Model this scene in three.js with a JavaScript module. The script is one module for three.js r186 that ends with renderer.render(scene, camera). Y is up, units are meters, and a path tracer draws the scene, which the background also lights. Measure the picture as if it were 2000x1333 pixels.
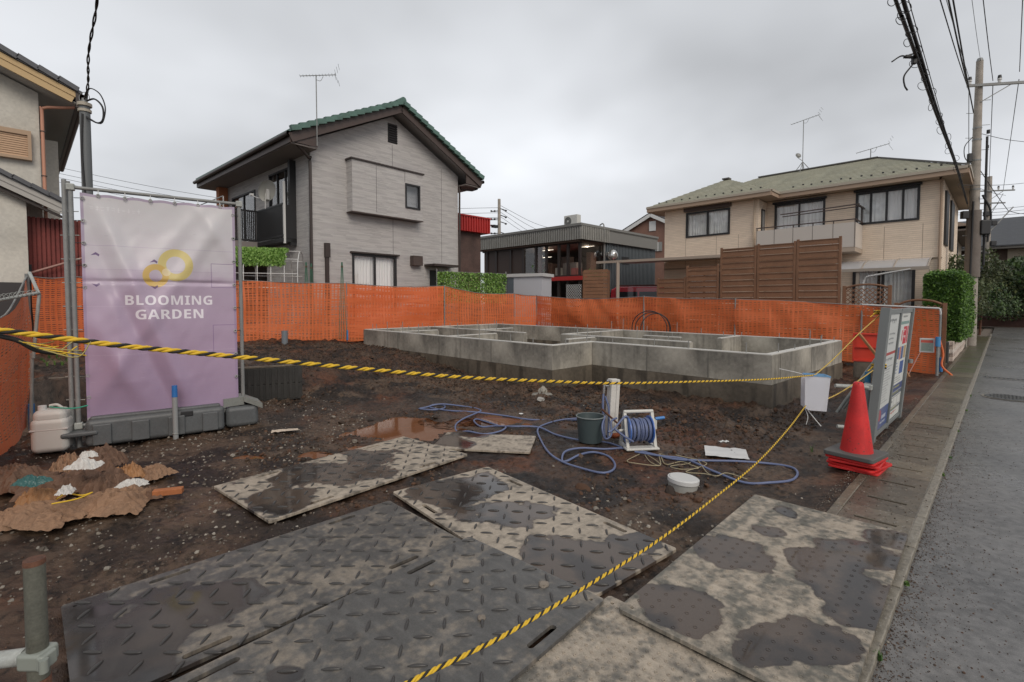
import * as THREE from 'three';
import { mergeGeometries } from 'three/addons/utils/BufferGeometryUtils.js';
import { RoundedBoxGeometry } from 'three/addons/geometries/RoundedBoxGeometry.js';

// ------------------------------------------------------------------ camera, sky, sun, exposure
const F = 960, CY = 628, PITCH = 2.3 * Math.PI / 180, H = 1.55;
const scene = new THREE.Scene();
const camera = new THREE.PerspectiveCamera(2 * Math.atan(666.5 / F) * 180 / Math.PI, 2000 / 1333, 0.05, 900);
camera.position.set(0, H, 0);
camera.rotation.x = -PITCH;
camera.setViewOffset(2000, 1333, 0, 666.5 - CY, 2000, 1333);
const EXPOSURE = 1.06;

function mulberry(a) { return () => { a |= 0; a = a + 0x6D2B79F5 | 0; let t = Math.imul(a ^ a >>> 15, 1 | a); t = t + Math.imul(t ^ t >>> 7, 61 | t) ^ t; return ((t ^ t >>> 14) >>> 0) / 4294967296; }; }
const rnd = mulberry(11);
const rr = (a, b) => a + (b - a) * rnd();
const mix = (a, b, t) => a + (b - a) * t;
const clamp = (x, a = 0, b = 1) => Math.min(b, Math.max(a, x));
const sst = (a, b, x) => { const t = clamp((x - a) / (b - a)); return t * t * (3 - 2 * t); };
const hash = (x, y, s = 0) => { let h = Math.imul(x | 0, 374761393) ^ Math.imul(y | 0, 668265263) ^ Math.imul(s + 17, 1274126177); h = Math.imul(h ^ h >>> 13, 1274126177); return ((h ^ h >>> 16) >>> 0) / 4294967296; };
function vn(x, y, s = 0, per = 0) {
  const xi = Math.floor(x), yi = Math.floor(y), fx = x - xi, fy = y - yi, u = fx * fx * (3 - 2 * fx), v = fy * fy * (3 - 2 * fy);
  const w = per ? (k => ((k % per) + per) % per) : (k => k);
  return mix(mix(hash(w(xi), w(yi), s), hash(w(xi + 1), w(yi), s), u), mix(hash(w(xi), w(yi + 1), s), hash(w(xi + 1), w(yi + 1), s), u), v);
}
function fbm(x, y, s = 0, oct = 4, per = 0) { let a = 0, w = .5, t = 0; for (let i = 0; i < oct; i++) { a += w * vn(x, y, s + i * 31, per); t += w; x *= 2; y *= 2; per *= 2; w *= .5; } return a / t; }

{ // overcast sky: grey cloud deck, soft streaky patches, zenith brighter as under any overcast
  const w = 1024, h = 512, d = new Float32Array(w * h * 4);
  for (let j = 0; j < h; j++) for (let i = 0; i < w; i++) {
    const el = ((j + .5) / h - .5) * Math.PI, az = (i + .5) / w * 2 * Math.PI, e = Math.max(el, 0.02);
    const k = 1 / (Math.sin(e) + .22), X = Math.cos(az) * Math.cos(e) * k, Y = Math.sin(az) * Math.cos(e) * k;
    const n = fbm(X * 1.1 + 9, Y * 1.1 + 4, 5, 5), n2 = fbm(X * .5 + 3, Y * .5 + 1, 9, 3);
    let L = .565 + .60 * (n - .5) * sst(0, .25, e) + .72 * (n2 - .5) * sst(.02, .3, e) + .16 * (1 - sst(0, .45, e));
    L *= 1 + .5 * sst(.55, 1.5, e);
    if (el < 0) L = .6;
    const o = (j * w + i) * 4; d[o] = L * .965; d[o + 1] = L * .995; d[o + 2] = L * 1.045; d[o + 3] = 1;
  }
  const t = new THREE.DataTexture(d, w, h, THREE.RGBAFormat, THREE.FloatType);
  t.mapping = THREE.EquirectangularReflectionMapping; t.magFilter = THREE.LinearFilter; t.minFilter = THREE.LinearFilter; t.needsUpdate = true;
  scene.background = t; scene.environment = t;
}
const sun = new THREE.DirectionalLight(0xfff4e6, 1.5);
sun.position.set(13, 24, 20); sun.target.position.set(0, 0, -8);
sun.shadow.radius = 60; sun.castShadow = true; sun.shadow.mapSize.set(2048, 2048);
Object.assign(sun.shadow.camera, { left: -40, right: 40, top: 40, bottom: -40, near: 1, far: 120 });
scene.add(sun, sun.target);
const renderer = new THREE.WebGLRenderer({ antialias: true });
renderer.toneMapping = THREE.LinearToneMapping; renderer.toneMappingExposure = EXPOSURE; renderer.shadowMap.enabled = true;
renderer.setSize(1024, 682);

// ------------------------------------------------------------------ pixel rays, frames, builders
const V3 = (x, y, z) => new THREE.Vector3(x, y, z);
const ray = (px, py) => V3((px - 1000) / F, -(py - CY) / F, -1).applyAxisAngle(V3(1, 0, 0), -PITCH);
const G = (px, py, Y = 0) => { const d = ray(px, py); return d.multiplyScalar((Y - H) / d.y).add(V3(0, H, 0)); };      // where a pixel's ray meets height Y
const P = (px, py, dep) => { const d = ray(px, py); return d.multiplyScalar(-dep / d.z).add(V3(0, H, 0)); };            // at a depth
const rad = d => d * Math.PI / 180;
const frame = (o, az) => { const a = rad(az); return { o, X: V3(Math.sin(a), 0, -Math.cos(a)), Z: V3(Math.cos(a), 0, Math.sin(a)), rot: Math.PI / 2 - a }; };
const hit = (f, px, py, zl = 0) => { const d = ray(px, py), c = V3(0, H, 0).sub(f.o), t = (zl - c.dot(f.Z)) / d.dot(f.Z), p = c.addScaledVector(d, t); return [p.dot(f.X), p.y]; };
const hitX = (f, px, py, xl = 0) => { const d = ray(px, py), c = V3(0, H, 0).sub(f.o), t = (xl - c.dot(f.X)) / d.dot(f.X), p = c.addScaledVector(d, t); return [p.dot(f.Z), p.y]; };
const uvOf = (x, z) => [.7071 * (x - z), .7071 * (-x - z)];                      // u along the street, v away from it
const xzOf = (u, v) => [.7071 * (u - v), -.7071 * (u + v)];

const taken = {};
function numbered(n) { taken[n] = (taken[n] ?? -1) + 1; return taken[n] ? n + '_' + String(taken[n]).padStart(3, '0') : n; }
function T(name, label, category, group, pos, rot = 0) {
  const g = new THREE.Group(); g.name = numbered(name); g.userData = { label, category }; if (group) g.userData.group = group;
  if (pos) g.position.copy(pos); g.rotation.y = rot; scene.add(g); return g;
}
function boxUV(geo) {
  const g = geo.index ? geo.toNonIndexed() : geo, p = g.attributes.position, uv = new Float32Array(p.count * 2), a = V3(), b = V3(), c = V3();
  for (let i = 0; i < p.count; i += 3) {
    a.fromBufferAttribute(p, i); b.fromBufferAttribute(p, i + 1); c.fromBufferAttribute(p, i + 2);
    const n = b.clone().sub(a).cross(c.clone().sub(a)), ax = Math.abs(n.x), ay = Math.abs(n.y), az = Math.abs(n.z);
    [a, b, c].forEach((q, k) => { const o = (i + k) * 2; if (ay >= ax && ay >= az) { uv[o] = q.x; uv[o + 1] = q.z; } else if (ax >= az) { uv[o] = q.z; uv[o + 1] = q.y; } else { uv[o] = q.x; uv[o + 1] = q.y; } });
  }
  g.setAttribute('uv', new THREE.BufferAttribute(uv, 2)); return g;
}
function clean(g) { g = g.index ? g.toNonIndexed() : g; for (const k of Object.keys(g.attributes)) if (!['position', 'normal', 'uv'].includes(k)) g.deleteAttribute(k); if (!g.attributes.uv) g.setAttribute('uv', new THREE.BufferAttribute(new Float32Array(g.attributes.position.count * 2), 2)); return g; }
const join = gs => gs.length > 1 ? mergeGeometries(gs.map(clean)) : gs[0];
function M(parent, name, geo, mat, keepUV) {
  let g = Array.isArray(geo) ? join(geo) : geo;
  if (!keepUV && (mat.map || mat.bumpMap)) g = boxUV(g);
  const m = new THREE.Mesh(g, mat); m.name = parent === scene ? numbered(name) : name; m.castShadow = m.receiveShadow = true; parent.add(m); return m;
}
function tag(o, label, category, group) { o.userData.label = label; o.userData.category = category; if (group) o.userData.group = group; return o; }
function S(name, geo, mat, keepUV) { const m = M(scene, name, geo, mat, keepUV); m.userData.kind = 'structure'; return m; }
const bx = (w, h, d, x = 0, y = 0, z = 0) => new THREE.BoxGeometry(w, h, d).translate(x, y, z);
const b2 = (x0, x1, y0, y1, z0, z1) => bx(Math.abs(x1 - x0), Math.abs(y1 - y0), Math.abs(z1 - z0), (x0 + x1) / 2, (y0 + y1) / 2, (z0 + z1) / 2);
const rbx = (w, h, d, r, x = 0, y = 0, z = 0, s = 2) => new RoundedBoxGeometry(w, h, d, s, r).translate(x, y, z);
const cyl = (r0, r1, h, x = 0, y = 0, z = 0, s = 16) => new THREE.CylinderGeometry(r1, r0, h, s).translate(x, y + h / 2, z);
const vec = a => a.isVector3 ? a : V3(...a);
function bar(a, b, r, s = 8, r2) {
  a = vec(a); b = vec(b); const d = b.clone().sub(a), l = d.length();
  const g = new THREE.CylinderGeometry(r2 ?? r, r, l, s); g.applyQuaternion(new THREE.Quaternion().setFromUnitVectors(V3(0, 1, 0), d.normalize())); return g.translate((a.x + b.x) / 2, (a.y + b.y) / 2, (a.z + b.z) / 2);
}
function beam(a, b, w, h) { // rectangular bar, h vertical
  a = vec(a); b = vec(b); const d = b.clone().sub(a), l = d.length(), g = new THREE.BoxGeometry(w, h, l), z = d.normalize(), up = Math.abs(z.y) > .95 ? V3(1, 0, 0) : V3(0, 1, 0), x = up.clone().cross(z).normalize(), y = z.clone().cross(x);
  g.applyMatrix4(new THREE.Matrix4().makeBasis(x, y, z)); return g.translate((a.x + b.x) / 2, (a.y + b.y) / 2, (a.z + b.z) / 2);
}
const curve = pts => new THREE.CatmullRomCurve3(pts.map(vec), false, 'catmullrom', .5);
const tube = (pts, r, n = 40, s = 6) => new THREE.TubeGeometry(pts.getPoint ? pts : curve(pts), n, r, s, false);
function quadGeo(a, b, c, d, nx = 1, ny = 1) { // a-b-c-d around
  const pos = [], uv = [], idx = [], p = [a, b, c, d].map(vec), lu = p[0].distanceTo(p[1]), lv = p[0].distanceTo(p[3]);
  for (let j = 0; j <= ny; j++) for (let i = 0; i <= nx; i++) { const q = p[0].clone().lerp(p[1], i / nx).lerp(p[3].clone().lerp(p[2], i / nx), j / ny); pos.push(q.x, q.y, q.z); uv.push(i / nx * lu, j / ny * lv); }
  for (let j = 0; j < ny; j++) for (let i = 0; i < nx; i++) { const k = j * (nx + 1) + i; idx.push(k, k + 1, k + nx + 2, k, k + nx + 2, k + nx + 1); }
  const g = new THREE.BufferGeometry(); g.setAttribute('position', new THREE.Float32BufferAttribute(pos, 3)); g.setAttribute('uv', new THREE.Float32BufferAttribute(uv, 2)); g.setIndex(idx); g.computeVertexNormals(); return g;
}
function slab(a, b, c, d, t) { // thick sloping plate, top face a-b-c-d (anticlockwise from above)
  const p = [a, b, c, d].map(vec), q = p.map(v => v.clone().add(V3(0, -t, 0))), gs = [quadGeo(...p), quadGeo(q[3], q[2], q[1], q[0])];
  for (let i = 0; i < 4; i++) { const j = (i + 1) % 4; gs.push(quadGeo(q[i], q[j], p[j], p[i])); } return join(gs);
}
function shapeOf(pts) { const s = new THREE.Shape(); pts.forEach((p, i) => i ? s.lineTo(p[0], p[1]) : s.moveTo(p[0], p[1])); s.closePath(); return s; }
function wallGeo(pts, holes = [], thick = .15, z = 0) { // outline in local x,y; outer face at z
  const s = shapeOf(pts); for (const [x0, y0, x1, y1] of holes) { const h = new THREE.Path(); h.moveTo(x0, y0); h.lineTo(x0, y1); h.lineTo(x1, y1); h.lineTo(x1, y0); h.closePath(); s.holes.push(h); }
  return new THREE.ExtrudeGeometry(s, { depth: thick, bevelEnabled: false }).translate(0, 0, z - thick);
}
const side = g => g.rotateY(-Math.PI / 2);   // x,y wall facing +z -> wall in the z,y plane facing -x : local x becomes z

// ------------------------------------------------------------------ textures
function dtex(w, h, fn, srgb) {
  const d = new Uint8Array(w * h * 4); for (let j = 0; j < h; j++) for (let i = 0; i < w; i++) { const c = fn(i, j), o = (j * w + i) * 4; for (let k = 0; k < 3; k++) { let v = clamp(Array.isArray(c) ? c[k] : c); if (srgb) v = Math.pow(v, 1 / 2.2); d[o + k] = v * 255; } d[o + 3] = 255; }
  const t = new THREE.DataTexture(d, w, h); t.wrapS = t.wrapT = THREE.RepeatWrapping; t.magFilter = THREE.LinearFilter; t.minFilter = THREE.LinearMipmapLinearFilter; t.generateMipmaps = true; if (srgb) t.colorSpace = THREE.SRGBColorSpace; t.needsUpdate = true; return t;
}
const rep = (t, x, y = x) => { t.repeat.set(1 / x, 1 / y); return t; };
const std = (r, g, b, rough = .7, o = {}) => new THREE.MeshPhysicalMaterial({ color: new THREE.Color().setRGB(r, g, b), roughness: rough, side: THREE.DoubleSide, ...o });
const mul = (c, k) => c.map(v => v * k);
// mottled: a colour broken up by coarse and fine noise, tile = metres
const reliefs = {};   // relief maps are shared between surfaces of the same scale
function mottled(c, rough, { tile = 1.5, size = 512, coarse = .2, fine = .15, spec = 0, specC = [.5, .48, .44], bump = .002, seed = 1, cells = 5, tint = [1, .97, .92], roughVar = 0, streak = 0 } = {}) {
  const f = (i, j, fr, s, o) => fbm(i / size * fr, j / size * fr, s, o, fr);
  const m = rep(dtex(size, size, (i, j) => { const a = f(i, j, cells, seed, 5) - .5, b = hash(i, j, seed) - .5, e = f(i, j, 64, seed + 3, 2) - .5; let k = 1 + coarse * 2 * a + fine * (b + e * 1.6); if (streak) { const s = fbm(i / size * 22, j / size * 2, seed + 40, 4, 0) * .7 + .3 * fbm(i / size * 5, j / size * 5, seed + 44, 4, 5); k *= 1 - streak * sst(.48, .68, s) * Math.min(1, Math.min(i, size - 1 - i) / 12); } const t = f(i, j, 3, seed + 9, 3); let q = c.map((v, n) => v * k * mix(1, tint[n], t)); if (spec && hash(i >> 1, j >> 1, seed + 5) > 1 - spec) q = specC.map(v => v * (.6 + .6 * b)); return q; }, true), tile);
  const key = size + '/' + tile, h = reliefs[key] ??= rep(dtex(size, size, (i, j) => .5 + .5 * (f(i, j, 48, seed + 3, 3) - .5) + .5 * (hash(i, j, seed) - .5) * .6 + .5 * (f(i, j, 8, seed + 7, 3) - .5)), tile);
  const o = { map: m, bumpMap: h, bumpScale: bump };
  if (roughVar) { o.roughnessMap = rep(dtex(256, 256, (i, j) => clamp(1 - roughVar + roughVar * 1.8 * (fbm(i / 256 * 6, j / 256 * 6, seed + 21, 4, 6) - .22))), tile * 1.7); }
  return std(1, 1, 1, rough, o);
}
function canvasTex(w, h, draw) { const c = document.createElement('canvas'); c.width = w; c.height = h; const x = c.getContext('2d'); draw(x, w, h); const t = new THREE.CanvasTexture(c); t.colorSpace = THREE.SRGBColorSpace; return t; }

// ------------------------------------------------------------------ shared materials
const MT = {
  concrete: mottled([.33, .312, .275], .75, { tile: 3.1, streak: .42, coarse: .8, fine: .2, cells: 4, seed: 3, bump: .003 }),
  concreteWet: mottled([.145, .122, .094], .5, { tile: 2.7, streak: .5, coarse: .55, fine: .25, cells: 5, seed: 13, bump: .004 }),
  gutter: mottled([.142, .122, .092], .42, { tile: 2.3, coarse: .35, fine: .4, spec: .02, seed: 23, bump: .003, roughVar: .4 }),
  kerb: mottled([.225, .205, .17], .55, { tile: 1.7, coarse: .35, fine: .4, spec: .03, seed: 27, bump: .003 }),
  asphalt: mottled([.122, .121, .121], .42, { tile: 2.2, size: 1024, coarse: .22, fine: .55, spec: .035, specC: [.24, .23, .22], seed: 33, bump: .0028, roughVar: .4, tint: [1.03, .98, .92] }),
  dark: std(.012, .011, .012, .35), black: std(.02, .02, .022, .5), interior: std(.16, .135, .115, .9),
  steel: mottled([.22, .228, .23], .42, { tile: .6, size: 128, coarse: .3, fine: .15, seed: 41, bump: .0003 }),
  galv: mottled([.36, .38, .37], .38, { tile: .3, size: 128, coarse: .35, fine: .2, seed: 43, bump: .0004 }),
  rust: mottled([.14, .06, .035], .85, { tile: .3, size: 128, coarse: .5, fine: .4, seed: 45, bump: .001 }),
  brownMetal: std(.045, .032, .028, .45), brownTrim: std(.075, .052, .045, .5),
  white: std(.62, .62, .61, .45), plastic: std(.55, .56, .58, .4), blue: std(.03, .16, .45, .4),
  orange: std(.86, .22, .065, .6, { transmission: .36, thickness: 0 }),
  glass: new THREE.MeshPhysicalMaterial({ color: 0xffffff, roughness: .02, transmission: 1, thickness: 0, ior: 1.5, side: THREE.DoubleSide }),
  curtain: std(.74, .74, .73, .9),
  wire: std(.018, .018, .02, .6), insul: std(.25, .25, .24, .3), pole: mottled([.33, .30, .27], .75, { tile: 1.2, size: 256, coarse: .35, fine: .2, seed: 47, bump: .001 }),
  redPaint: std(.55, .03, .02, .45), redMetal: std(.42, .025, .022, .5), yellow: std(.72, .46, .03, .65), ropeBlack: std(.018, .017, .016, .7),
  hose: std(.125, .155, .275, .45), wood: mottled([.32, .16, .07], .8, { tile: .4, size: 128, seed: 51, bump: .001 }),
};
MT.leaf = [[.10, .20, .035], [.14, .26, .05], [.07, .15, .03]].map(c => std(...c, .6, { transmission: .3, thickness: 0 }));
const leafC = (r, g, b) => std(r, g, b, .65, { transmission: .3, thickness: 0 });
// ------------------------------------------------------------------ terrain of the building plot
const puddles = [[-1.35, -6.1, .86, .6, .07], [-2.05, -5.0, .24, .16, .05], [-.3, -6.45, .7, .4, .03], [-1.5, -5.25, .5, .2, .035], [-2.6, -4.9, .25, .12, .035]];
function base(x, z) { // broad shape of the ground, no clods
  const [u, v] = uvOf(x, z);
  const free = sst(3.1, 4.2, u);                                   // right of the retaining wall end the bank slopes down
  const v0 = mix(8.35, 6.9, free), v1 = mix(8.75, 11.5, free);
  let h = .5 * sst(v0, v1, v) * mix(1, .42, sst(4.5, 8.5, u));
  h += .22 * sst(11.6, 13.6, u) * sst(4, 12, v);
  return h;
}
function gh(x, z, fine = 1) {
  const [u, v] = uvOf(x, z); let h = base(x, z);
  const nearF = sst(4.6, 6.2, u) * sst(1.3, 2.2, v) * 1 + sst(6.4, 7.6, v) * .8;     // dug-over soil by the foundation and the bank
  const rough = clamp(.26 + .74 * clamp(nearF), 0, 1);
  const n1 = fbm(x * 1.7, z * 1.7, 61, 3) - .5, n2 = fbm(x * 6, z * 6, 62, 3) - .5, n3 = fbm(x * 19, z * 19, 63, 3) - .5;
  h += fine * (n1 * .12 * rough + n2 * .15 * rough + n3 * .075 * (rough + .22)) + fine * Math.max(0, fbm(x * 11, z * 11, 66, 2) - .62) * .16 * rough;
  h -= .012;
  for (const [px, pz, rx, rz, dp] of puddles) { const d = Math.hypot((x - px) / rx, (z - pz) / rz) + (fbm(x * 4, z * 4, 64, 4) - .5) * 1.1; h -= dp * (1 - sst(.45, 1.1, d)) * 1.0; if (d < 1.3) h = mix(h, -.012 - dp * (1 - sst(.45, 1.1, d)), (1 - sst(.8, 1.3, d)) * .75); }
  const near = sst(1.25, .87, v); h = mix(h, .012, near);
  return h;
}
{
  const NU = 560, NV = 430, pos = new Float32Array((NU + 1) * (NV + 1) * 3), col = new Float32Array((NU + 1) * (NV + 1) * 3), uv = new Float32Array((NU + 1) * (NV + 1) * 2), idx = [];
  for (let j = 0; j <= NV; j++) for (let i = 0; i <= NU; i++) {
    const s = i / NU * 2 - 1, t = j / NV, u = 2 + 15 * (.35 * s + .65 * s * s * s), v = .86 + 16 * (.25 * t + .75 * t * t), [x, z] = xzOf(u, v), k = j * (NU + 1) + i;
    pos[k * 3] = x; pos[k * 3 + 1] = gh(x, z); pos[k * 3 + 2] = z; uv[k * 2] = x; uv[k * 2 + 1] = z;
    const red = sst(.5, .68, fbm(x * 1.9 + 7, z * 1.9, 71, 5)), grav = sst(.5, .66, fbm(x * .9 + 2, z * .9, 72, 4) + .16 * (1 - sst(.9, 2.6, Math.hypot(x + 2.1, (z + 4.6) * .8)))), blk = sst(.46, .62, fbm(x * 2.6, z * 2.6 + 5, 73, 5)), mud = sst(.45, .65, fbm(x * .7 + 1, z * .7 + 9, 74, 3));
    let c = [.088, .056, .039];
    c = c.map((q, n) => mix(q, [.15, .062, .031][n], red * .75)); c = c.map((q, n) => mix(q, [.15, .115, .085][n], grav * .7)); c = c.map((q, n) => mix(q, [.022, .017, .015][n], blk * .85)); c = c.map((q, n) => mix(q, [.13, .098, .076][n], mud * .3));
    col.set(c.map((q, n) => q * [.86, .78, .72][n]), k * 3);
    if (i < NU && j < NV) idx.push(k, k + NU + 1, k + 1, k + 1, k + NU + 1, k + NU + 2);
  }
  const g = new THREE.BufferGeometry(); g.setAttribute('position', new THREE.BufferAttribute(pos, 3)); g.setAttribute('color', new THREE.BufferAttribute(col, 3)); g.setAttribute('uv', new THREE.BufferAttribute(uv, 2)); g.setIndex(idx); g.computeVertexNormals();
  const soil = mottled([.8, .8, .8], .54, { tile: 1.9, size: 1024, coarse: .6, fine: 1.0, spec: .006, specC: [1.3, 1.2, 1.05], seed: 81, bump: .014, cells: 14, roughVar: .5, tint: [1, .95, .9] });
  soil.vertexColors = true; soil.specularIntensity = .6; MT.soil = soil;
  S('soil_ground', g, soil, true);
}
const earth = mottled([.11, .085, .062], .9, { tile: 4, seed: 85, bump: .01, fine: .5 });
S('ground', new THREE.PlaneGeometry(700, 700).rotateX(-Math.PI / 2).translate(0, -.14, 0), earth);
{ // neighbouring plots behind the fences lie higher
  const q = (u, v, y) => { const [x, z] = xzOf(u, v); return [x, y, z]; };
  S('neighbour_ground', [quadGeo(q(-14, 14.6, .42), q(15.6, 14.6, .42), q(15.6, 60, .42), q(-14, 60, .42)), quadGeo(q(15, 1.2, .1), q(60, 1.2, .1), q(60, 14.6, .42), q(15, 14.6, .42)), quadGeo(q(15.6, 14.7, .41), q(80, 14.7, .41), q(80, 60, .41), q(15.6, 60, .41))], earth);
}
const water = std(.19, .078, .036, .03, { ior: 1.33 });  // muddy clay colour; its orange tint stands in for the net fence's reflection
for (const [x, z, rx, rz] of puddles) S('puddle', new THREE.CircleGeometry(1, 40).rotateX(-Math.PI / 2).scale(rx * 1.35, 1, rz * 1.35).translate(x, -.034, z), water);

// ------------------------------------------------------------------ street
{
  const q = (u, v, y) => { const [x, z] = xzOf(u, v); return [x, y, z]; };
  S('road', quadGeo(q(-25, .345, -.02), q(-25, -6.5, -.02), q(42.5, -6.5, -.02), q(42.5, .345, -.02)), MT.asphalt);
  const str = new THREE.Group(); str.name = 'gutter_channel'; str.userData.kind = 'structure'; scene.add(str); str.rotation.y = Math.PI / 4; // local x along street, -z = v
  // cover slabs, one slot each
  const slabShape = w => { const s = shapeOf([[-w / 2 + .003, -.2], [w / 2 - .003, -.2], [w / 2 - .003, .2], [-w / 2 + .003, .2]]), h = new THREE.Path(); h.moveTo(-.02, -.13); h.lineTo(.02, -.13); h.lineTo(.02, .12); h.lineTo(-.02, .12); h.closePath(); s.holes.push(h); return new THREE.ExtrudeGeometry(s, { depth: .07, bevelEnabled: true, bevelSize: .004, bevelThickness: .004, bevelSegments: 1 }).rotateX(-Math.PI / 2); };
  const sg = boxUV(slabShape(.5)), plain = boxUV(new THREE.BoxGeometry(.494, .078, .4).translate(0, .036, 0)), eg = boxUV(rbx(.594, .09, .065, .008)), kg = boxUV(rbx(.594, .12, .055, .008));
  const tones = [[1, 1, 1], [.86, .85, .83], [1.12, 1.1, 1.05], [.72, .71, .7]].map(t => { const m = MT.gutter.clone(); m.color.setRGB(...t); return m; }), mossy = MT.gutter.clone(); mossy.color.setRGB(.62, .72, .5);
  for (let k = 0; k < 62; k++) { const u = -.82 + k * .5, far = u > 14.3, m = M(str, 'cover_slab', (k % 11 === 7 || (k > 30 && k % 2)) ? plain : sg, far ? (k % 3 ? mossy : tones[3]) : tones[(k * 7 + (k >> 2)) % 4], true); m.position.set(u, -.055 + rr(-.003, .004), -.6); m.rotation.z = rr(-.004, .004); }
  for (let k = 0; k < 60; k++) { const u = -3.2 + k * .6; let m = M(str, 'edge_block', eg, tones[(k * 5) % 3], true); m.position.set(u, -.02 + rr(-.004, .004), -.835); m = M(str, 'kerb_block', kg, MT.kerb, true); m.position.set(u + .2, -.045 + rr(-.003, .004), -.372); }
  M(str, 'channel_bed', bx(60, .02, .4, 20, -.13, -.6), MT.interior);
  // drain grating across the road and manhole lid
  const gr = T('road_drain_grating', 'dark iron drain grating set across the wet road', 'grating', null, V3(...q(14.05, -.9, -.012)), Math.PI / 4);
  M(gr, 'frame', [bx(.02, .02, 2.3, -.12, 0, 0), bx(.02, .02, 2.3, .12, 0, 0)], MT.steel);
  for (let k = 0; k < 34; k++) M(gr, 'bar', bx(.22, .016, .03, 0, 0, -1.12 + k * .068), MT.black);
  M(gr, 'pit', bx(.22, .004, 2.28, 0, -.0045, 0), MT.concreteWet);
  const mh = T('manhole_cover', 'round cast iron manhole cover flush in the asphalt road', 'manhole', null, V3(...q(11.35, -.12, -.016)));
  const iron = mottled([.075, .078, .078], .5, { tile: .3, size: 128, seed: 91, bump: .002 });
  M(mh, 'ring', new THREE.RingGeometry(.31, .345, 40).rotateX(-Math.PI / 2).translate(0, .004, 0), MT.kerb); M(mh, 'lid', cyl(.305, .305, .012, 0, 0, 0, 40), iron);
  const studs = []; for (let a = -4; a <= 4; a++) for (let b = -4; b <= 4; b++) if (a * a + b * b < 17) studs.push(bx(.035, .006, .035, a * .062, .015, b * .062)); M(mh, 'studs', studs, iron).userData.kind = 'stuff';
}

// ------------------------------------------------------------------ ground-cover: stones and clods
function stone(seed) { const g = new THREE.IcosahedronGeometry(1, 1), p = g.attributes.position; for (let i = 0; i < p.count; i++) { const v = V3().fromBufferAttribute(p, i), n = .72 + .55 * vn(v.x * 1.4 + seed, v.y * 1.4 + v.z * 2.1, seed); v.multiplyScalar(n); v.y *= .65; p.setXYZ(i, v.x, v.y, v.z); } g.computeVertexNormals(); return g; }
const onMat = [];   // filled by the mats below, used to keep stones off them
function scatter(name, n, place, size, cols, seed, mat) {
  const r = mulberry(seed), im = new THREE.InstancedMesh(stone(seed), mat, n), m = new THREE.Matrix4(), q = new THREE.Quaternion(), c = new THREE.Color(); let k = 0, guard = 0;
  while (k < n && guard++ < n * 30) { const p = place(r); if (!p) continue; const s = size(r, p); q.setFromEuler(new THREE.Euler(r() * .8, r() * 6.3, r() * .8)); m.compose(V3(p[0], p[1] + s * .12, p[2]), q, V3(s * (.8 + .5 * r()), s * (.7 + .5 * r()), s)); im.setMatrixAt(k, m); const t = cols[Math.floor(r() * cols.length)], b = .7 + .6 * r(); im.setColorAt(k, c.setRGB(t[0] * b, t[1] * b, t[2] * b)); k++; }
  im.count = k; im.name = name; im.userData.kind = 'stuff'; im.castShadow = im.receiveShadow = true; scene.add(im); return im;
}
// ------------------------------------------------------------------ rubber ground mats
function pxBlob([px, py, rx, ry]) { const c = G(px, py, .03), d = -c.z; return [c.x, c.z, rx * d / F, ry * d * d / (F * (H - .03))]; }
function matMaterial(fr, L, W, dry, wetC, blobs, bias, seed, tan, sheen = .62) {
  const w = 512, h = 256, bl = blobs.map(pxBlob), wet = new Float32Array(w * h);
  for (let j = 0; j < h; j++) for (let i = 0; i < w; i++) {
    const lx = i / w * L, ly = j / h * W, x = fr.o.x + fr.X.x * lx - fr.Z.x * ly, z = fr.o.z + fr.X.z * lx - fr.Z.z * ly;
    let f = -bias; for (const [bxx, bz, rx, rz] of bl) f = Math.max(f, .8 * (.92 - Math.hypot((x - bxx) / rx, (z - bz) / rz)));
    wet[j * w + i] = f + 1.2 * (fbm(x * 4.2, z * 4.2, seed, 5) - .5) + .2 * (fbm(x * 14, z * 14, seed + 4, 3) - .5);
  }
  const col = dtex(w, h, (i, j) => {
    const lx = i / w * L, ly = j / h * W, a = sst(-.006, .012, wet[j * w + i]), n = fbm(lx * 7 + ly * 3, ly * 15, seed + 8, 5), n2 = fbm(lx * 4 + 5, ly * 5, seed + 12, 5), g = hash(i, j, seed), sm = fbm(lx * 40, ly * 13, seed + 15, 3);
    const fz = fbm(lx * 34, ly * 34, seed + 19, 4), silt = sst(.36, .64, n * .36 + n2 * .3 + fz * .34 + tan), scuff = sst(.6, .75, sm) * .35, damp = 1 - .3 * sst(-.07, .0, wet[j * w + i]), low = tan < 0 ? .66 : 1.1;
    const d = dry.map((q, k) => damp * mix(dry[k] * (tan < 0 ? .5 : .5), [.37, .315, .25][k] * low, silt) * (.78 + .3 * g + .5 * (sm - .5)) + scuff * .02);
    const wt = wetC.map((q, k) => mix(q, [.092, .068, .053][k], tan < 0 ? .35 * sst(.36, .66, n2) : clamp(.15 + sst(.34, .66, n2))) * (.9 + .2 * g)); return d.map((q, k) => mix(q, wt[k], a));
  }, true);
  const rg = dtex(w, h, (i, j) => { const a = sst(-.02, .05, wet[j * w + i]), d = sst(.02, .25, wet[j * w + i]); return mix(sheen + .2 * (hash(i, j, 5) - .5), mix(.28, .07, d), a); });
  for (const t of [col, rg]) { t.wrapS = t.wrapT = THREE.ClampToEdgeWrapping; }
  return std(1, 1, 1, 1, { map: col, roughnessMap: rg, specularIntensity: .8 });
}
const canoe = new THREE.SphereGeometry(1, 8, 5); canoe.scale(.044, .010, .0082);
const rubber = std(.05, .047, .045, .34);
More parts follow.
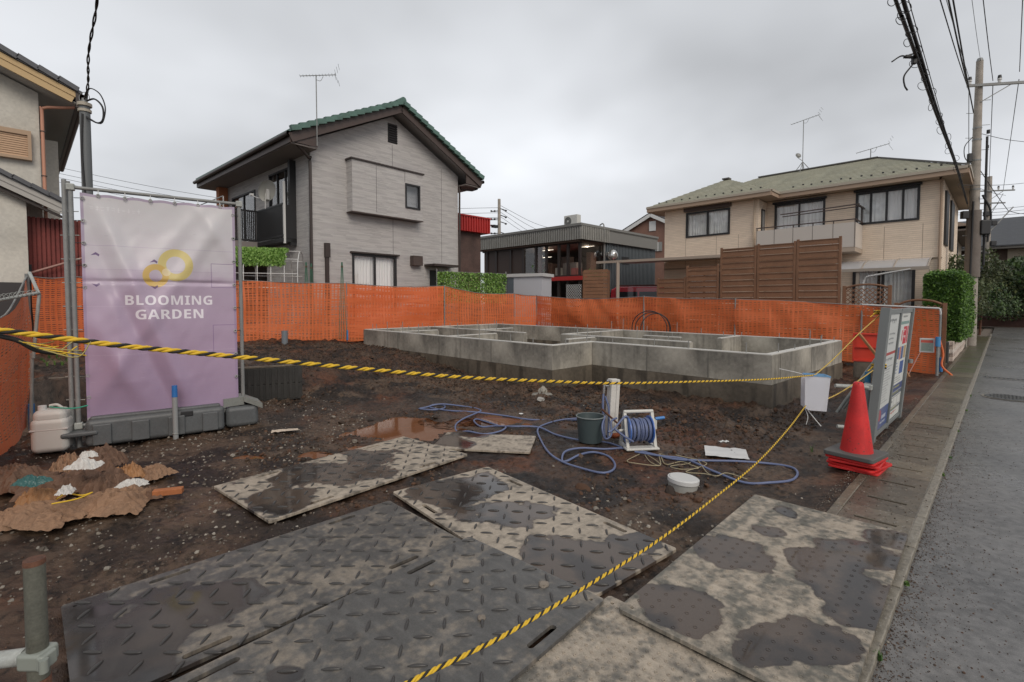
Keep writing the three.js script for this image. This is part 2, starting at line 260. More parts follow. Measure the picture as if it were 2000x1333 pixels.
function mat(label, A, B, C, L, W, y, style, dry, blobs, bias, seed, tan = 0, slots = true, tilt = 0) { // A, B along the long side, C third corner (pixels)
  const a = G(...A, y), b = G(...B, y), c = G(...C, y), d = b.clone().sub(a), az = Math.atan2(d.x, -d.z) * 180 / Math.PI, fr = frame(a, az);
  if (c.clone().sub(a).dot(fr.Z) > 0) { fr.o = b; const f2 = frame(b, az + 180); Object.assign(fr, f2); }      // keep local +y of the sheet on C's side
  const o = T('ground_mat', label, 'mat', 'rubber mats laid over the mud', fr.o.clone().setY(0), fr.rot);
  o.rotation.order = 'YXZ'; o.rotation.x = tilt;
  const s = shapeOf([[.012, 0], [L - .012, 0], [L, .012], [L, W - .012], [L - .012, W], [.012, W], [0, W - .012], [0, .012]]), holes = [];
  if (slots) for (const sx of [.22, .76]) for (const sy of [.065, W - .065]) { const x0 = L * sx - .08, h = new THREE.Path(), r = .017; h.moveTo(x0, sy - r); h.absarc(x0, sy, r, -Math.PI / 2, Math.PI / 2, true); h.lineTo(x0 + .16, sy + r); h.absarc(x0 + .16, sy, r, Math.PI / 2, -Math.PI / 2, true); h.closePath(); s.holes.push(h); holes.push([x0 + .08, sy]); }
  for (const [hx, hy] of [[.05, .05], [L - .05, .05], [.05, W - .05], [L - .05, W - .05]]) { const h = new THREE.Path(); h.absarc(hx, hy, .009, 0, Math.PI * 2); s.holes.push(h); }
  const th = .018, g = new THREE.ExtrudeGeometry(s, { depth: th, bevelEnabled: false, curveSegments: 6 }), p = g.attributes.position, uv = g.attributes.uv;
  for (let i = 0; i < p.count; i++) uv.setXY(i, p.getX(i) / L, p.getY(i) / W);
  g.rotateX(-Math.PI / 2).translate(0, y - th, 0);                            // shape y -> -z
  const mm = matMaterial(fr, L, W, dry, [.030, .027, .027], blobs, bias, seed, tan, tan < 0 ? .40 : .58);
  M(o, 'sheet', g, mm, true);
  const bumps = [], pitch = style === 'tread' ? .124 : style === 'ring' ? .072 : style === 'dot' ? .043 : 9, r = mulberry(seed);
  for (let ix = 0; ix * pitch < L - .05; ix++) for (let iy = 0; iy * pitch < W - .05; iy++) {
    const x = .045 + ix * pitch + (style === 'dot' && iy % 2 ? pitch / 2 : 0), yy = .045 + iy * pitch;
    if (x > L - .03 || holes.some(([hx, hy]) => Math.abs(x - hx) < .15 && Math.abs(yy - hy) < .05)) continue;
    let k;
    if (style === 'tread') { k = canoe.clone(); k.rotateY(((ix + iy) % 2 ? 1 : -1) * Math.PI / 4); }
    else if (style === 'ring') { k = new THREE.TorusGeometry(.0085, .0014, 4, 10).rotateX(Math.PI / 2); }
    else { k = new THREE.TorusGeometry(.0062, .0026, 4, 8).rotateX(Math.PI / 2); }
    k.translate(x + rr(-.002, .002), y + .0005, -yy); const q = k.attributes.uv; for (let i = 0; i < q.count; i++) q.setXY(i, x / L, yy / W); bumps.push(k);
  }
  if (bumps.length) M(o, style === 'tread' ? 'tread_bars' : 'grip_rings', bumps, style === 'tread' ? rubber : mm, true).userData.kind = 'stuff';
  onMat.push({ fr, L, W }); return o;
}
const inMat = (x, z, m = .0) => onMat.some(({ fr, L, W }) => { const d = V3(x - fr.o.x, 0, z - fr.o.z), a = d.dot(fr.X), b = -d.dot(fr.Z); return a > -m && a < L + m && b > -m && b < W + m; });
mat('black treaded mat with pale dried silt and a dark wet band beside the gravel', [526, 1019], [910, 889], [429, 942], 1.95, 1.02, .026, 'tread', [.26, .225, .18], [[640, 925, 120, 26], [560, 975, 90, 30], [730, 890, 70, 16]], .30, 101, .08);
mat('black treaded mat next to the rusty pipe post, half of it dark and wet', [138, 1178], [760, 978], [906, 1054], 1.86, .92, .024, 'tread', [.17, .16, .15], [[230, 1250, 190, 130], [380, 1170, 120, 50]], .33, 102, -.07);
mat('grey worn treaded mat under the yellow and black rope, pebbles and mud lumps on it', [916, 1048], [330, 1333], [1161, 1191], 1.95, 1.0, .046, 'tread', [.19, .182, .172], [[560, 1325, 70, 40]], .42, 103, -.09);
mat('treaded mat beside the blue hose with a large dark puddle lying on it', [955, 913], [1323, 1072], [768, 958], 1.96, .95, .024, 'tread', [.27, .235, .195], [[1150, 1085, 165, 62], [900, 955, 110, 30], [1010, 1000, 110, 30], [1230, 1060, 80, 30]], .30, 104, .10);
mat('mat with small raised rings lying across the gutter slabs, four brown puddles on it', [1475, 966], [1222, 1175], [1785, 1034], 1.97, .93, .056, 'ring', [.27, .255, .215], [[1430, 1085, 75, 45], [1315, 1185, 75, 48], [1500, 1045, 45, 20], [1543, 1012, 26, 20], [1665, 1150, 95, 95], [1680, 1095, 85, 40], [1735, 1060, 50, 22], [1630, 1080, 40, 22], [1600, 1270, 120, 65], [1500, 1290, 60, 30], [1680, 1215, 70, 40]], .36, 105, .0, false);
mat('pale mat densely covered with tiny rings, against the grey treaded mat', [1190, 1163], [800, 1470], [1440, 1283], 1.9, .98, .026, 'dot', [.27, .25, .215], [[1275, 1190, 50, 30]], .5, 106, .02, false);
mat('small mud-covered mat half sunk in the brown puddle', [831, 843], [1047, 852], [866, 877], 1.05, .62, .012, 'plain', [.24, .19, .15], [[880, 860, 60, 14], [930, 845, 50, 10]], .3, 107, .1, false);
{ // loose stones on the mats
  const st = mottled([.2, .17, .14], .7, { tile: .2, size: 64, seed: 95, bump: .002 });
  for (const [px, py, s, l] of [[940, 1210, .02, 'rounded brown pebble resting on the grey worn mat'], [1062, 1145, .026, 'dark clod of mud at the edge of the puddled mat'], [910, 1137, .018, 'black mud lump among the treads of the grey mat'], [843, 1143, .017, 'flat dark mud lump near the slot of the grey mat']]) { const p = G(px, py, .045); const m = M(scene, 'stone', stone(px).scale(s, s, s).translate(p.x, .042 + s * .45, p.z), st); tag(m, l, 'stone'); }
}
// gravel, pebbles and clods
{
  const sm = std(1, 1, 1, .6, { specularIntensity: .6 }), cm = std(1, 1, 1, .7, { flatShading: true, specularIntensity: .5 });
  const plot = (r, u0, u1, v0, v1) => { const u = mix(u0, u1, r()), v = mix(v0, v1, r()), [x, z] = xzOf(u, v); return inMat(x, z, .015) ? null : [x, gh(x, z), z]; };
  const inF = (x, z) => { const [u, v] = uvOf(x, z); return u > 7 && u < 11.2 && v > 2.2 && v < 12.9; };
  const grey = [[.17, .145, .118], [.21, .185, .155], [.12, .10, .08], [.10, .075, .057], [.26, .235, .20]], brown = [[.062, .04, .028], [.038, .027, .021], [.085, .045, .027], [.075, .05, .036]];
  scatter('gravel', 9500, r => { const p = plot(r, -3.2, 3.4, 1.3, 8.4); return p && fbm(p[0] * .9 + 2, p[2] * .9, 72, 4) + .16 * (1 - sst(.9, 2.6, Math.hypot(p[0] + 2.1, (p[2] + 4.6) * .8))) > .5 - .06 * r() ? p : null; }, r => .002 + .013 * Math.pow(r(), 4) + (r() > .988 ? .02 * r() : 0), grey, 201, sm);
  scatter('pebbles', 5000, r => { const p = plot(r, -3, 7.5, 1.0, 8); return p; }, r => .003 + .008 * r() * r() + (r() > .985 ? .01 : 0), [...grey, ...brown, ...brown], 202, sm);
  scatter('soil_clods', 12000, r => { const p = plot(r, 1.5, 8, 1.6, 13); return p && !inF(p[0], p[2]) && fbm(p[0] * 1.5, p[2] * 1.5, 77, 3) > .42 - .3 * sst(5, 6.5, uvOf(p[0], p[2])[0]) + .15 * r() ? p : null; }, (r) => .008 + .03 * r() * r() * r() + (r() > .99 ? .03 : 0), brown, 203, cm);
  scatter('foundation_clods', 9000, r => { const p = plot(r, 4.8, 7.7, 1.8, 13); return p && !inF(p[0], p[2]) ? p : null; }, (r) => .006 + .06 * r() * r() * r() * r(), brown, 204, cm);
  scatter('road_grit', 5000, r => { const u = mix(1.2, 12, r() * r()), v = .34 - 1.1 * r() * r() * r(), [x, z] = xzOf(u, v); return inMat(x, z, .01) ? null : [x, -.02, z]; }, r => .002 + .006 * r() * r() * r(), [...brown, ...brown, [.14, .12, .1]], 206, sm);
  scatter('verge_crumbs', 3600, r => { const u = mix(1, 10, r()), v = .95 - .75 * r() * r(), [x, z] = xzOf(u, v); return inMat(x, z, .01) ? null : [x, v < .34 ? -.018 : .022, z]; }, r => .002 + .007 * r() * r() * r(), [...grey, ...brown], 205, sm);
}
// ------------------------------------------------------------------ house foundation
{
  const D = G(1509, 693.5, .775), f = frame(D.clone().setY(0), 46.3), t = T('concrete_foundation', 'new grey concrete house foundation with stepped corner standing in the dug soil', 'foundation', null, f.o, f.rot);
  const top = .775, mid = .33, w = .15, S1 = -1.15, E1 = 3.95, Z1 = -3.25, Z2 = -10.35;
  const runs = [ // x0,x1,z0,z1 outer then inner walls
    ['x', 0, E1, 0], ['z', 0, 0, Z1], ['x', S1, w, Z1], ['z', S1, Z1, Z2], ['x', S1, E1, Z2 + w], ['z', E1 - w, 0, Z2],
    ['z', 1.3, -1.9, -5.2], ['x', .15, 1.1, -3.95], ['x', 1.45, 3.8, -5.05], ['z', 1.0, -6.1, Z2], ['x', S1, .4, -6.4], ['x', 1.15, 2.4, -7.9], ['x', 2.75, 3.8, -1.9], ['z', 2.3, -2.6, -3.6], ['x', -1, .2, -8.6]];
  const cap = std(.58, .57, .54, .6), caps = [], ups = [], lows = []; let eps = 0;
  for (const [k, a, b, c] of runs) {
    eps += .0013; const g = (y0, y1, o, e = 0) => k === 'x' ? b2(a - o + .0007, b + o - .0007, y0, y1, c - w + eps - o, c + o - eps) : b2(a + eps - o, a + w - eps + o, y0, y1, b - eps * 2 + o, c + eps * 2 - o);
    const outer = runs.indexOf(runs.find(r => r[0] === k && r[1] === a && r[2] === b)) < 6;
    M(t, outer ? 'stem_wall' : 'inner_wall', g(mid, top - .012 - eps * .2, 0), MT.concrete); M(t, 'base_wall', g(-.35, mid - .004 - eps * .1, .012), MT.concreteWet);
    M(t, 'levelling_cap', g(top - .012, top + eps * .25, -.018), cap);
  }
  M(t, 'floor_slab', [b2(.1, E1 - .1, .1, .22, Z2 + .1, -.1), b2(S1 + .1, .1, .1, .22, Z2 + .1, Z1 - .1)], MT.concrete);
  // form-panel seams on the outer faces
  const seam = std(.17, .16, .14, .8);
  for (const z of [-.95, -2.05]) M(t, 'form_seam', bx(.004, .42, .012, -.001, .55, z), seam); for (const z of [-4.9, -6.7, -8.5]) M(t, 'form_seam', bx(.004, .42, .012, S1 - .001, .55, z), seam); for (const x of [.35, 1.9]) M(t, 'form_seam', bx(.012, .42, .004, x, .55, .001), seam);
  const r = mulberry(5), bolt = boxUV(cyl(.008, .008, 1, 0, 0, 0, 6));
  for (const [k, a, b, c] of runs) { const n = Math.floor(Math.abs(k === 'x' ? b - a : c - b) / .85); for (let i = 0; i <= n; i++) { const s = (i + .4 + .3 * r()) / (n + 1), h = .07 + .09 * r() + (r() > .8 ? .16 : 0), m = M(t, 'anchor_bolt', bolt, MT.insul, true); m.scale.y = h; m.position.set(k === 'x' ? mix(a, b, s) : a + w / 2, top, k === 'x' ? c - w / 2 : mix(b, c, s)); } }
}
// ------------------------------------------------------------------ retaining wall, pipes and formwork
{
  const a = G(590, 715, .5), b = G(48, 746, .5), f = frame(b.clone().setY(0), Math.atan2(a.x - b.x, b.z - a.z) * 180 / Math.PI), L = a.distanceTo(b), t = T('retaining_wall', 'low black wet concrete retaining wall behind the purple banner', 'wall', null, f.o, f.rot);
  const blk = mottled([.028, .027, .025], .6, { tile: 1.1, size: 256, seed: 111, coarse: .5, bump: .003 }), n = Math.round(L / .4);
  for (let r = 0; r < 2; r++) for (let i = -2; i < n; i++) M(t, 'block', rbx(L / n - .006, .262, .13, .006, (i + .5) * L / n, -.03 + .131 + r * .268 - .005, -.07), blk);
  { const rib = boxUV(rbx(.05, .5, .012, .004)); for (let i = 0; i < Math.floor((L + .3) / .085); i++) { const m = M(t, 'rib', rib, blk, true); m.position.set(-.3 + i * .085, .24, 0); } }
  M(t, 'coping', bx(L + 2 * L / n, .02, .128, L / 2 - L / n, .512, -.07), MT.concreteWet);
}
tag(M(scene, 'drain_pipe', [new THREE.CylinderGeometry(.075, .075, .5, 20, 1, true), new THREE.CylinderGeometry(.068, .068, .5, 20, 1, true), new THREE.RingGeometry(.068, .075, 20).rotateX(-Math.PI / 2).translate(0, .25, 0)].map(g => { const p = G(556, 679, .4); return g.translate(p.x, .4 + .17, p.z); }), std(.17, .19, .21, .45)), 'grey plastic drain pipe sticking up in front of the orange net', 'pipe');
{
  const p = G(1662, 735, .1), t = T('formwork_panel', 'red steel formwork panel leaning at the foundation corner with a wooden brace', 'formwork', null, V3(7.25, .0, -9.95), -.5);
  M(t, 'face', bx(.55, .55, .004, 0, .62, 0), std(.62, .045, .02, .5)); M(t, 'rim', [bx(.55, .03, .05, 0, .345, .02), bx(.55, .03, .05, 0, .895, .02), bx(.03, .55, .05, -.26, .62, .02), bx(.03, .55, .05, .26, .62, .02), bx(.5, .02, .04, 0, .62, .02)], std(.6, .04, .02, .5));
  M(t, 'brace', [beam([-.18, .9, .08], [.35, .1, .45], .05, .04), beam([.25, .92, .06], [.6, .1, .3], .05, .04)], MT.wood); M(t, 'foot', bx(.5, .33, .06, 0, .16, 0), MT.concreteWet);
}
{
  const c = [G(1268, 645, .75)], o = V3(P(1268, 640, 14.2).x, .3, -14.2), t = T('pipe_coil', 'black plastic pipe coil standing on edge before the orange net', 'pipe');
  for (let k = 0; k < 3; k++) M(t, 'loop', new THREE.TorusGeometry(.5 - .015 * k, .014, 6, 40).rotateY(-.5 + .35 * k).translate(o.x + .08 * k, o.y + .48 - .02 * k, o.z + .05 * k), MT.black);
}
// ------------------------------------------------------------------ orange net fences
function net(parent, pts, { row = .042, rowW = .030, col = .105, colW = .042, wav = .03, seed = 1, bottomSag = 0 } = {}) {
  const seg = []; let L = 0; for (let i = 0; i < pts.length - 1; i++) { const l = Math.hypot(pts[i + 1].x - pts[i].x, pts[i + 1].z - pts[i].z); seg.push([L, l]); L += l; }
  const at = (s, h) => { let i = 0; while (i < seg.length - 1 && s > seg[i][0] + seg[i][1]) i++; const t = clamp((s - seg[i][0]) / seg[i][1]), a = pts[i], b = pts[i + 1], sag = Math.sin(Math.PI * t) * (a.sag ?? .03), y0 = mix(a.y0, b.y0, t) + (fbm(s * .9, seed, 3, 2) - .5) * .08, y1 = mix(a.y1, b.y1, t) - sag, dx = (b.x - a.x) / seg[i][1], dz = (b.z - a.z) / seg[i][1];
    const w = wav * (2 * fbm(s * 1.7, h * 1.6, seed, 3) - 1) * 2 + (a.belly ?? 0) * Math.sin(Math.PI * t) * Math.sin(Math.PI * h); return V3(mix(a.x, b.x, t) - dz * w, mix(y0, y1, h) + .012 * (vn(s * 3, h * 4, seed + 2) - .5), mix(a.z, b.z, t) + dx * w); };
  const Hh = pts[0].y1 - pts[0].y0, pos = [], idx = []; let k = 0;
  const strip = (f0, f1, n) => { for (let i = 0; i <= n; i++) { const p = f0(i / n), q = f1(i / n); pos.push(p.x, p.y, p.z, q.x, q.y, q.z); if (i < n) idx.push(k + 2 * i, k + 2 * i + 1, k + 2 * i + 2, k + 2 * i + 2, k + 2 * i + 1, k + 2 * i + 3); } k += 2 * (n + 1); };
  const nr = Math.round(Hh / row), nL = Math.ceil(L / .16);
  for (let r = 0; r <= nr; r++) { const h0 = r / nr, jw = rowW / Hh * (r === 0 || r === nr ? 1.5 : .8 + .45 * hash(r, seed)); strip(s => at(s * L, clamp(h0 - jw / 2 + .006 * (vn(s * L * 4, r, seed + 5) - .5))), s => at(s * L, clamp(h0 + jw / 2 + .006 * (vn(s * L * 4, r, seed + 6) - .5))), nL); }
  const nc = Math.round(L / col); for (let c = 0; c <= nc; c++) { const s0 = c / nc * L, lean = h => .05 * (vn(c * .2, h * 2, seed + 8) - .5), cw = colW * (.7 + .6 * hash(c, seed + 1)); strip(h => at(clamp(s0 - cw / 2 + lean(h), 0, L), h), h => at(clamp(s0 + cw / 2 + lean(h), 0, L), h), 14); }
  const g = new THREE.BufferGeometry(); g.setAttribute('position', new THREE.Float32BufferAttribute(pos, 3)); g.setIndex(idx); g.computeVertexNormals();
  const m = M(parent, 'net', g, MT.orange); m.userData.kind = 'stuff'; return at;
}
function fencePosts(t, pts, stake = true) {
  for (const p of pts) { if (p.skip) continue; M(t, 'post', cyl(.021, .021, p.y1 - p.g + .03, p.x, p.g, p.z, 10), MT.steel); if (stake) { M(t, 'stake_sleeve', cyl(.03, .03, .3, p.x + .02, p.g + .05, p.z + .03, 10), std(.04, .2, .5, .45)); } }
  for (let i = 0; i < pts.length - 1; i++) { const a = pts[i], b = pts[i + 1], m = V3((a.x + b.x) / 2, (a.y1 + b.y1) / 2 - (a.sag ?? .03), (a.z + b.z) / 2); M(t, 'top_cord', tube([[a.x, a.y1 + .004, a.z], m, [b.x, b.y1 + .004, b.z]], .009, 12, 5), MT.steel); }
}
const fp = (px, dep, topPy, g, o = {}) => { const p = P(px, topPy, dep); return { x: p.x, z: p.z, y1: p.y, y0: g + .02, g, ...o }; };
{
  const left = [fp(60, 9.5, 541, .5, { skip: 1 }), fp(140, 10.2, 541, .5, { skip: 1 }), fp(300, 11.5, 545, .5), fp(470, 13.2, 548, .47, { sag: .02 }), fp(676, 15.0, 554, .33, { sag: .06 }), fp(868, 17.0, 559, .3, { sag: .12, y0: .42 }), fp(1005, 18.9, 574, .3, { sag: .02 }), fp(1048, 19.5, 578, .3)];
  const t = T('orange_net_fence', 'long orange safety net fence on steel posts before the grey house', 'fence', 'orange safety nets round the plot'); net(t, left, { seed: 3, wav: .035 }); net(t, left.slice(4, 6).map(p => ({ ...p, x: p.x - .06, z: p.z - .09, y1: p.y1 - .05, y0: p.y0 + .1 })), { seed: 21, wav: .05 }); fencePosts(t, left);
  const right = [fp(1048, 19.5, 578, .3, { skip: 1, sag: .1, belly: .15 }), fp(1258, 15.35, 580, .25, { sag: .02 }), fp(1437, 13.2, 585, .15, { sag: -.02 }), fp(1684, 11.55, 597, .08, { sag: 0 }), fp(1838, 10.35, 605, .02, { y0: .0 })];
  const t2 = T('orange_net_fence', 'sagging orange safety net fence between the foundation and the brown slat fence', 'fence', 'orange safety nets round the plot'); net(t2, right, { seed: 8, wav: .05, row: .045, rowW: .034 }); fencePosts(t2, right);
  const a = right[3], b = right[4]; M(t2, 'top_rail', tube([[a.x, a.y1 + .02, a.z], [b.x - .12, b.y1 + .03, b.z - .08], [b.x - .02, b.y1 + .01, b.z], [b.x, b.y1 - .12, b.z]], .02, 24, 8), MT.white);
  M(t2, 'loose_end', tube([[b.x, .75, b.z], [b.x + .04, .45, b.z + .05], [b.x - .02, .2, b.z + .1], [b.x + .1, .01, b.z + .22]], .02, 16, 6), MT.orange);
  const t3 = T('orange_net_fence', 'orange net slung low from a steel post, its black-holed drape beside the jerry can', 'fence', 'orange safety nets round the plot');
  const near = [{ ...fp(52, 5.75, 540, 0), sag: .26, belly: .06, y0: .05 }, { ...fp(-60, 4.3, 606, 0), sag: .1, y0: .0, belly: .1 }, { x: -3.9, z: -3.2, g: 0, y0: 0, y1: 1.25, skip: 1 }];
  net(t3, near, { seed: 12, wav: .035, row: .042, rowW: .034, col: .09, colW: .042 }); fencePosts(t3, near.slice(0, 2));
  const q = P(52, 540, 5.7); M(t3, 'pipe_frame', [bar(P(57, 533, 5.7), P(76, 576, 5.5), .017), bar(P(76, 576, 5.5), P(64, 700, 5.5), .017), bar(P(76, 572, 5.5), P(-30, 592, 5.0), .017), bar(P(62, 690, 5.5), P(60, 850, 5.6), .017)], MT.galv);
  M(t3, 'coil_tie', tube(Array.from({ length: 40 }, (_, i) => { const p = P(-20 + i * 2.3, 583 - i * .3, 5.1); return p.add(V3(0, .03 * Math.sin(i * 1.7), .03 * Math.cos(i * 1.7))); }), .003, 160, 4), MT.galv);
  // small notice tied on the net
  const n = T('net_notice', 'small square notice in a white frame tied to the orange net', 'notice'), p0 = P(1811, 675, 10.3), nf = frame(p0, 128); n.position.copy(p0); n.rotation.y = nf.rot;
  M(n, 'frame', rbx(.24, .30, .012, .005), MT.white); M(n, 'sheet', new THREE.PlaneGeometry(.2, .25).translate(0, 0, .0085), new THREE.MeshStandardMaterial({ roughness: .5, map: canvasTex(128, 160, (x, w, h) => { x.fillStyle = '#9aa59c'; x.fillRect(0, 0, w, h); x.fillStyle = '#c4574a'; x.fillRect(0, 10, w, 34); x.fillStyle = '#5b6a63'; for (let i = 0; i < 7; i++) x.fillRect(8, 56 + i * 14, 60 + 48 * hash(i, 3), 5); }) }), true);
  M(n, 'tail_cord', tube([[-.1, -.14, 0], [-.2, -.4, .02], [-.28, -.62, .06]], .008, 12, 5), std(.6, .35, .3, .8));
}
// ------------------------------------------------------------------ buildings
function win(parent, [x0, y0, x1, y1], z, { n = 2, fr = MT.black, cur = [], bar: bw = .06, tf = g => g, glass = true, deep = 1.0, back = MT.interior, transom = 0 } = {}) {
  const A = (name, gs, m, par) => M(par, name, (Array.isArray(gs) ? gs : [gs]).map(tf), m);
  const w = x1 - x0, fg = [b2(x0, x1, y0, y0 + bw, z - .05, z + .035), b2(x0, x1, y1 - bw, y1, z - .05, z + .035), b2(x0, x0 + bw, y0 + bw, y1 - bw, z - .05, z + .034), b2(x1 - bw, x1, y0 + bw, y1 - bw, z - .05, z + .034)];
  for (let i = 1; i < n; i++) fg.push(b2(x0 + w * i / n - bw * .45, x0 + w * i / n + bw * .45, y0 + bw, y1 - bw, z - .045, z + .01)); if (transom) fg.push(b2(x0 + bw, x1 - bw, transom - .03, transom + .03, z - .045, z + .008));
  const f = A('window', fg, fr, parent);
  if (glass) for (let i = 0; i < n; i++) A('pane', b2(x0 + w * i / n + bw * .3, x0 + w * (i + 1) / n - bw * .3, y0 + bw * .4, y1 - bw * .4, z - .022 - .004 * (i % 2), z - .018 - .004 * (i % 2)), MT.glass, f);
  A('reveal', [b2(x0 - .02, x1 + .02, y0 - .02, y1 + .02, z - deep - .02, z - deep), b2(x0 - .02, x0 - .002, y0, y1, z - deep, z - .055), b2(x1 + .002, x1 + .02, y0, y1, z - deep, z - .055), b2(x0 - .02, x1 + .02, y1 + .002, y1 + .02, z - deep, z - .055), b2(x0 - .02, x1 + .02, y0 - .02, y0 - .002, z - deep, z - .055)], back, f);
  for (const [a, b, m] of cur) { const pts = [], N = 60; const g = new THREE.PlaneGeometry((b - a) * w, y1 - y0 - .04, N, 1), p = g.attributes.position; for (let i = 0; i < p.count; i++) p.setZ(i, .02 * Math.sin(p.getX(i) * 42 + 3 * Math.sin(p.getX(i) * 7))); g.computeVertexNormals(); A('curtain', g.translate(x0 + w * (a + b) / 2, (y0 + y1) / 2, z - .13), m || MT.curtain, f); }
  return f;
}
const lattice = (w, h, p, t, d = .012) => { const gs = []; for (let k = -Math.ceil(h / p); k < w / p; k++) for (const s of [1, -1]) { let x0 = k * p, x1 = x0 + h, y0 = 0, y1 = h; if (s < 0) { y0 = h; y1 = 0; } const ax = Math.max(x0, 0), bxx = Math.min(x1, w); if (bxx - ax < .02) continue; const ya = y0 + (ax - x0) / h * (y1 - y0), yb = y0 + (bxx - x0) / h * (y1 - y0); gs.push(beam([ax, ya, s * d / 2], [bxx, yb, s * d / 2], d, t)); } return gs; };
function antenna(name, label, base, mastH, boomDir, boomL, n, group) {
  const t = T(name, label, 'antenna', group, base), d = vec(boomDir).normalize(), s = V3(-d.z, 0, d.x);
  M(t, 'mast', bar([0, 0, 0], [0, mastH, 0], .016), MT.steel); const a = d.clone().multiplyScalar(-boomL * .45).setY(mastH), b = d.clone().multiplyScalar(boomL * .55).setY(mastH); a.y -= .06 * boomL; b.y += .08 * boomL;
  M(t, 'boom', bar(a, b, .011), MT.steel); for (let i = 0; i < n; i++) { const p = a.clone().lerp(b, i / (n - 1)), l = .09 + .02 * (i > n - 4); M(t, 'element', bar(p.clone().addScaledVector(s, -l), p.clone().addScaledVector(s, l), .005, 5), MT.steel); }
  const e = b.clone(); M(t, 'reflector', [-1, 1].flatMap(k => [0, 1, 2].map(i => bar(e.clone().addScaledVector(s, -.2).add(V3(0, k * (.06 + .09 * i), 0)).addScaledVector(d, -.05 * i * -1), e.clone().addScaledVector(s, .2).add(V3(0, k * (.06 + .09 * i), 0)).addScaledVector(d, .05 * i), .005, 5))), MT.steel);
  M(t, 'brace', tube([[0, mastH - .12, 0], d.clone().multiplyScalar(.12).setY(mastH - .14), d.clone().multiplyScalar(.2).setY(mastH)], .007, 10, 5), MT.steel); return t;
}
function sidingMat(cols, rowH, seed, seg, bump, tileW, rows, rough = .8) { // thin cut strips: colour and relief per strip
  const N = 512, w = tileW, hgt = rows * rowH, val = (i, j) => { const r = Math.floor(j / N * rows), s = Math.floor((i / N + hash(r, 2, seed)) * seg) % seg; return hash(r, s, seed + 1); };
  const edge = j => { const q = (j / N * rows) % 1; return q < .16 ? 0 : 1; };
  const map = dtex(N, N, (i, j) => { const v = val(i, j), c = cols[Math.floor(v * cols.length) % cols.length], e = edge(j) ? 1 : .78; return c.map(q => q * e * (.9 + .2 * hash(i, j, seed)) * (.93 + .14 * fbm(i / N * 6, j / N * 6, seed + 5, 3, 6))); }, true), bm = dtex(N, N, (i, j) => edge(j) * (.55 + .45 * val(i, j)));
  map.repeat.set(1 / w, 1 / hgt); bm.repeat.set(1 / w, 1 / hgt); return std(1, 1, 1, rough, { map, bumpMap: bm, bumpScale: bump });
}
const greySiding = sidingMat([[.555, .535, .52], [.515, .495, .485], [.475, .455, .45], [.585, .565, .55], [.535, .51, .505]], .029, 121, 6, .007, 2.6, 28);
const beigeSiding = sidingMat([[.80, .665, .53], [.77, .64, .51], [.82, .68, .545]], .07, 131, 7, .006, 1.9, 12);

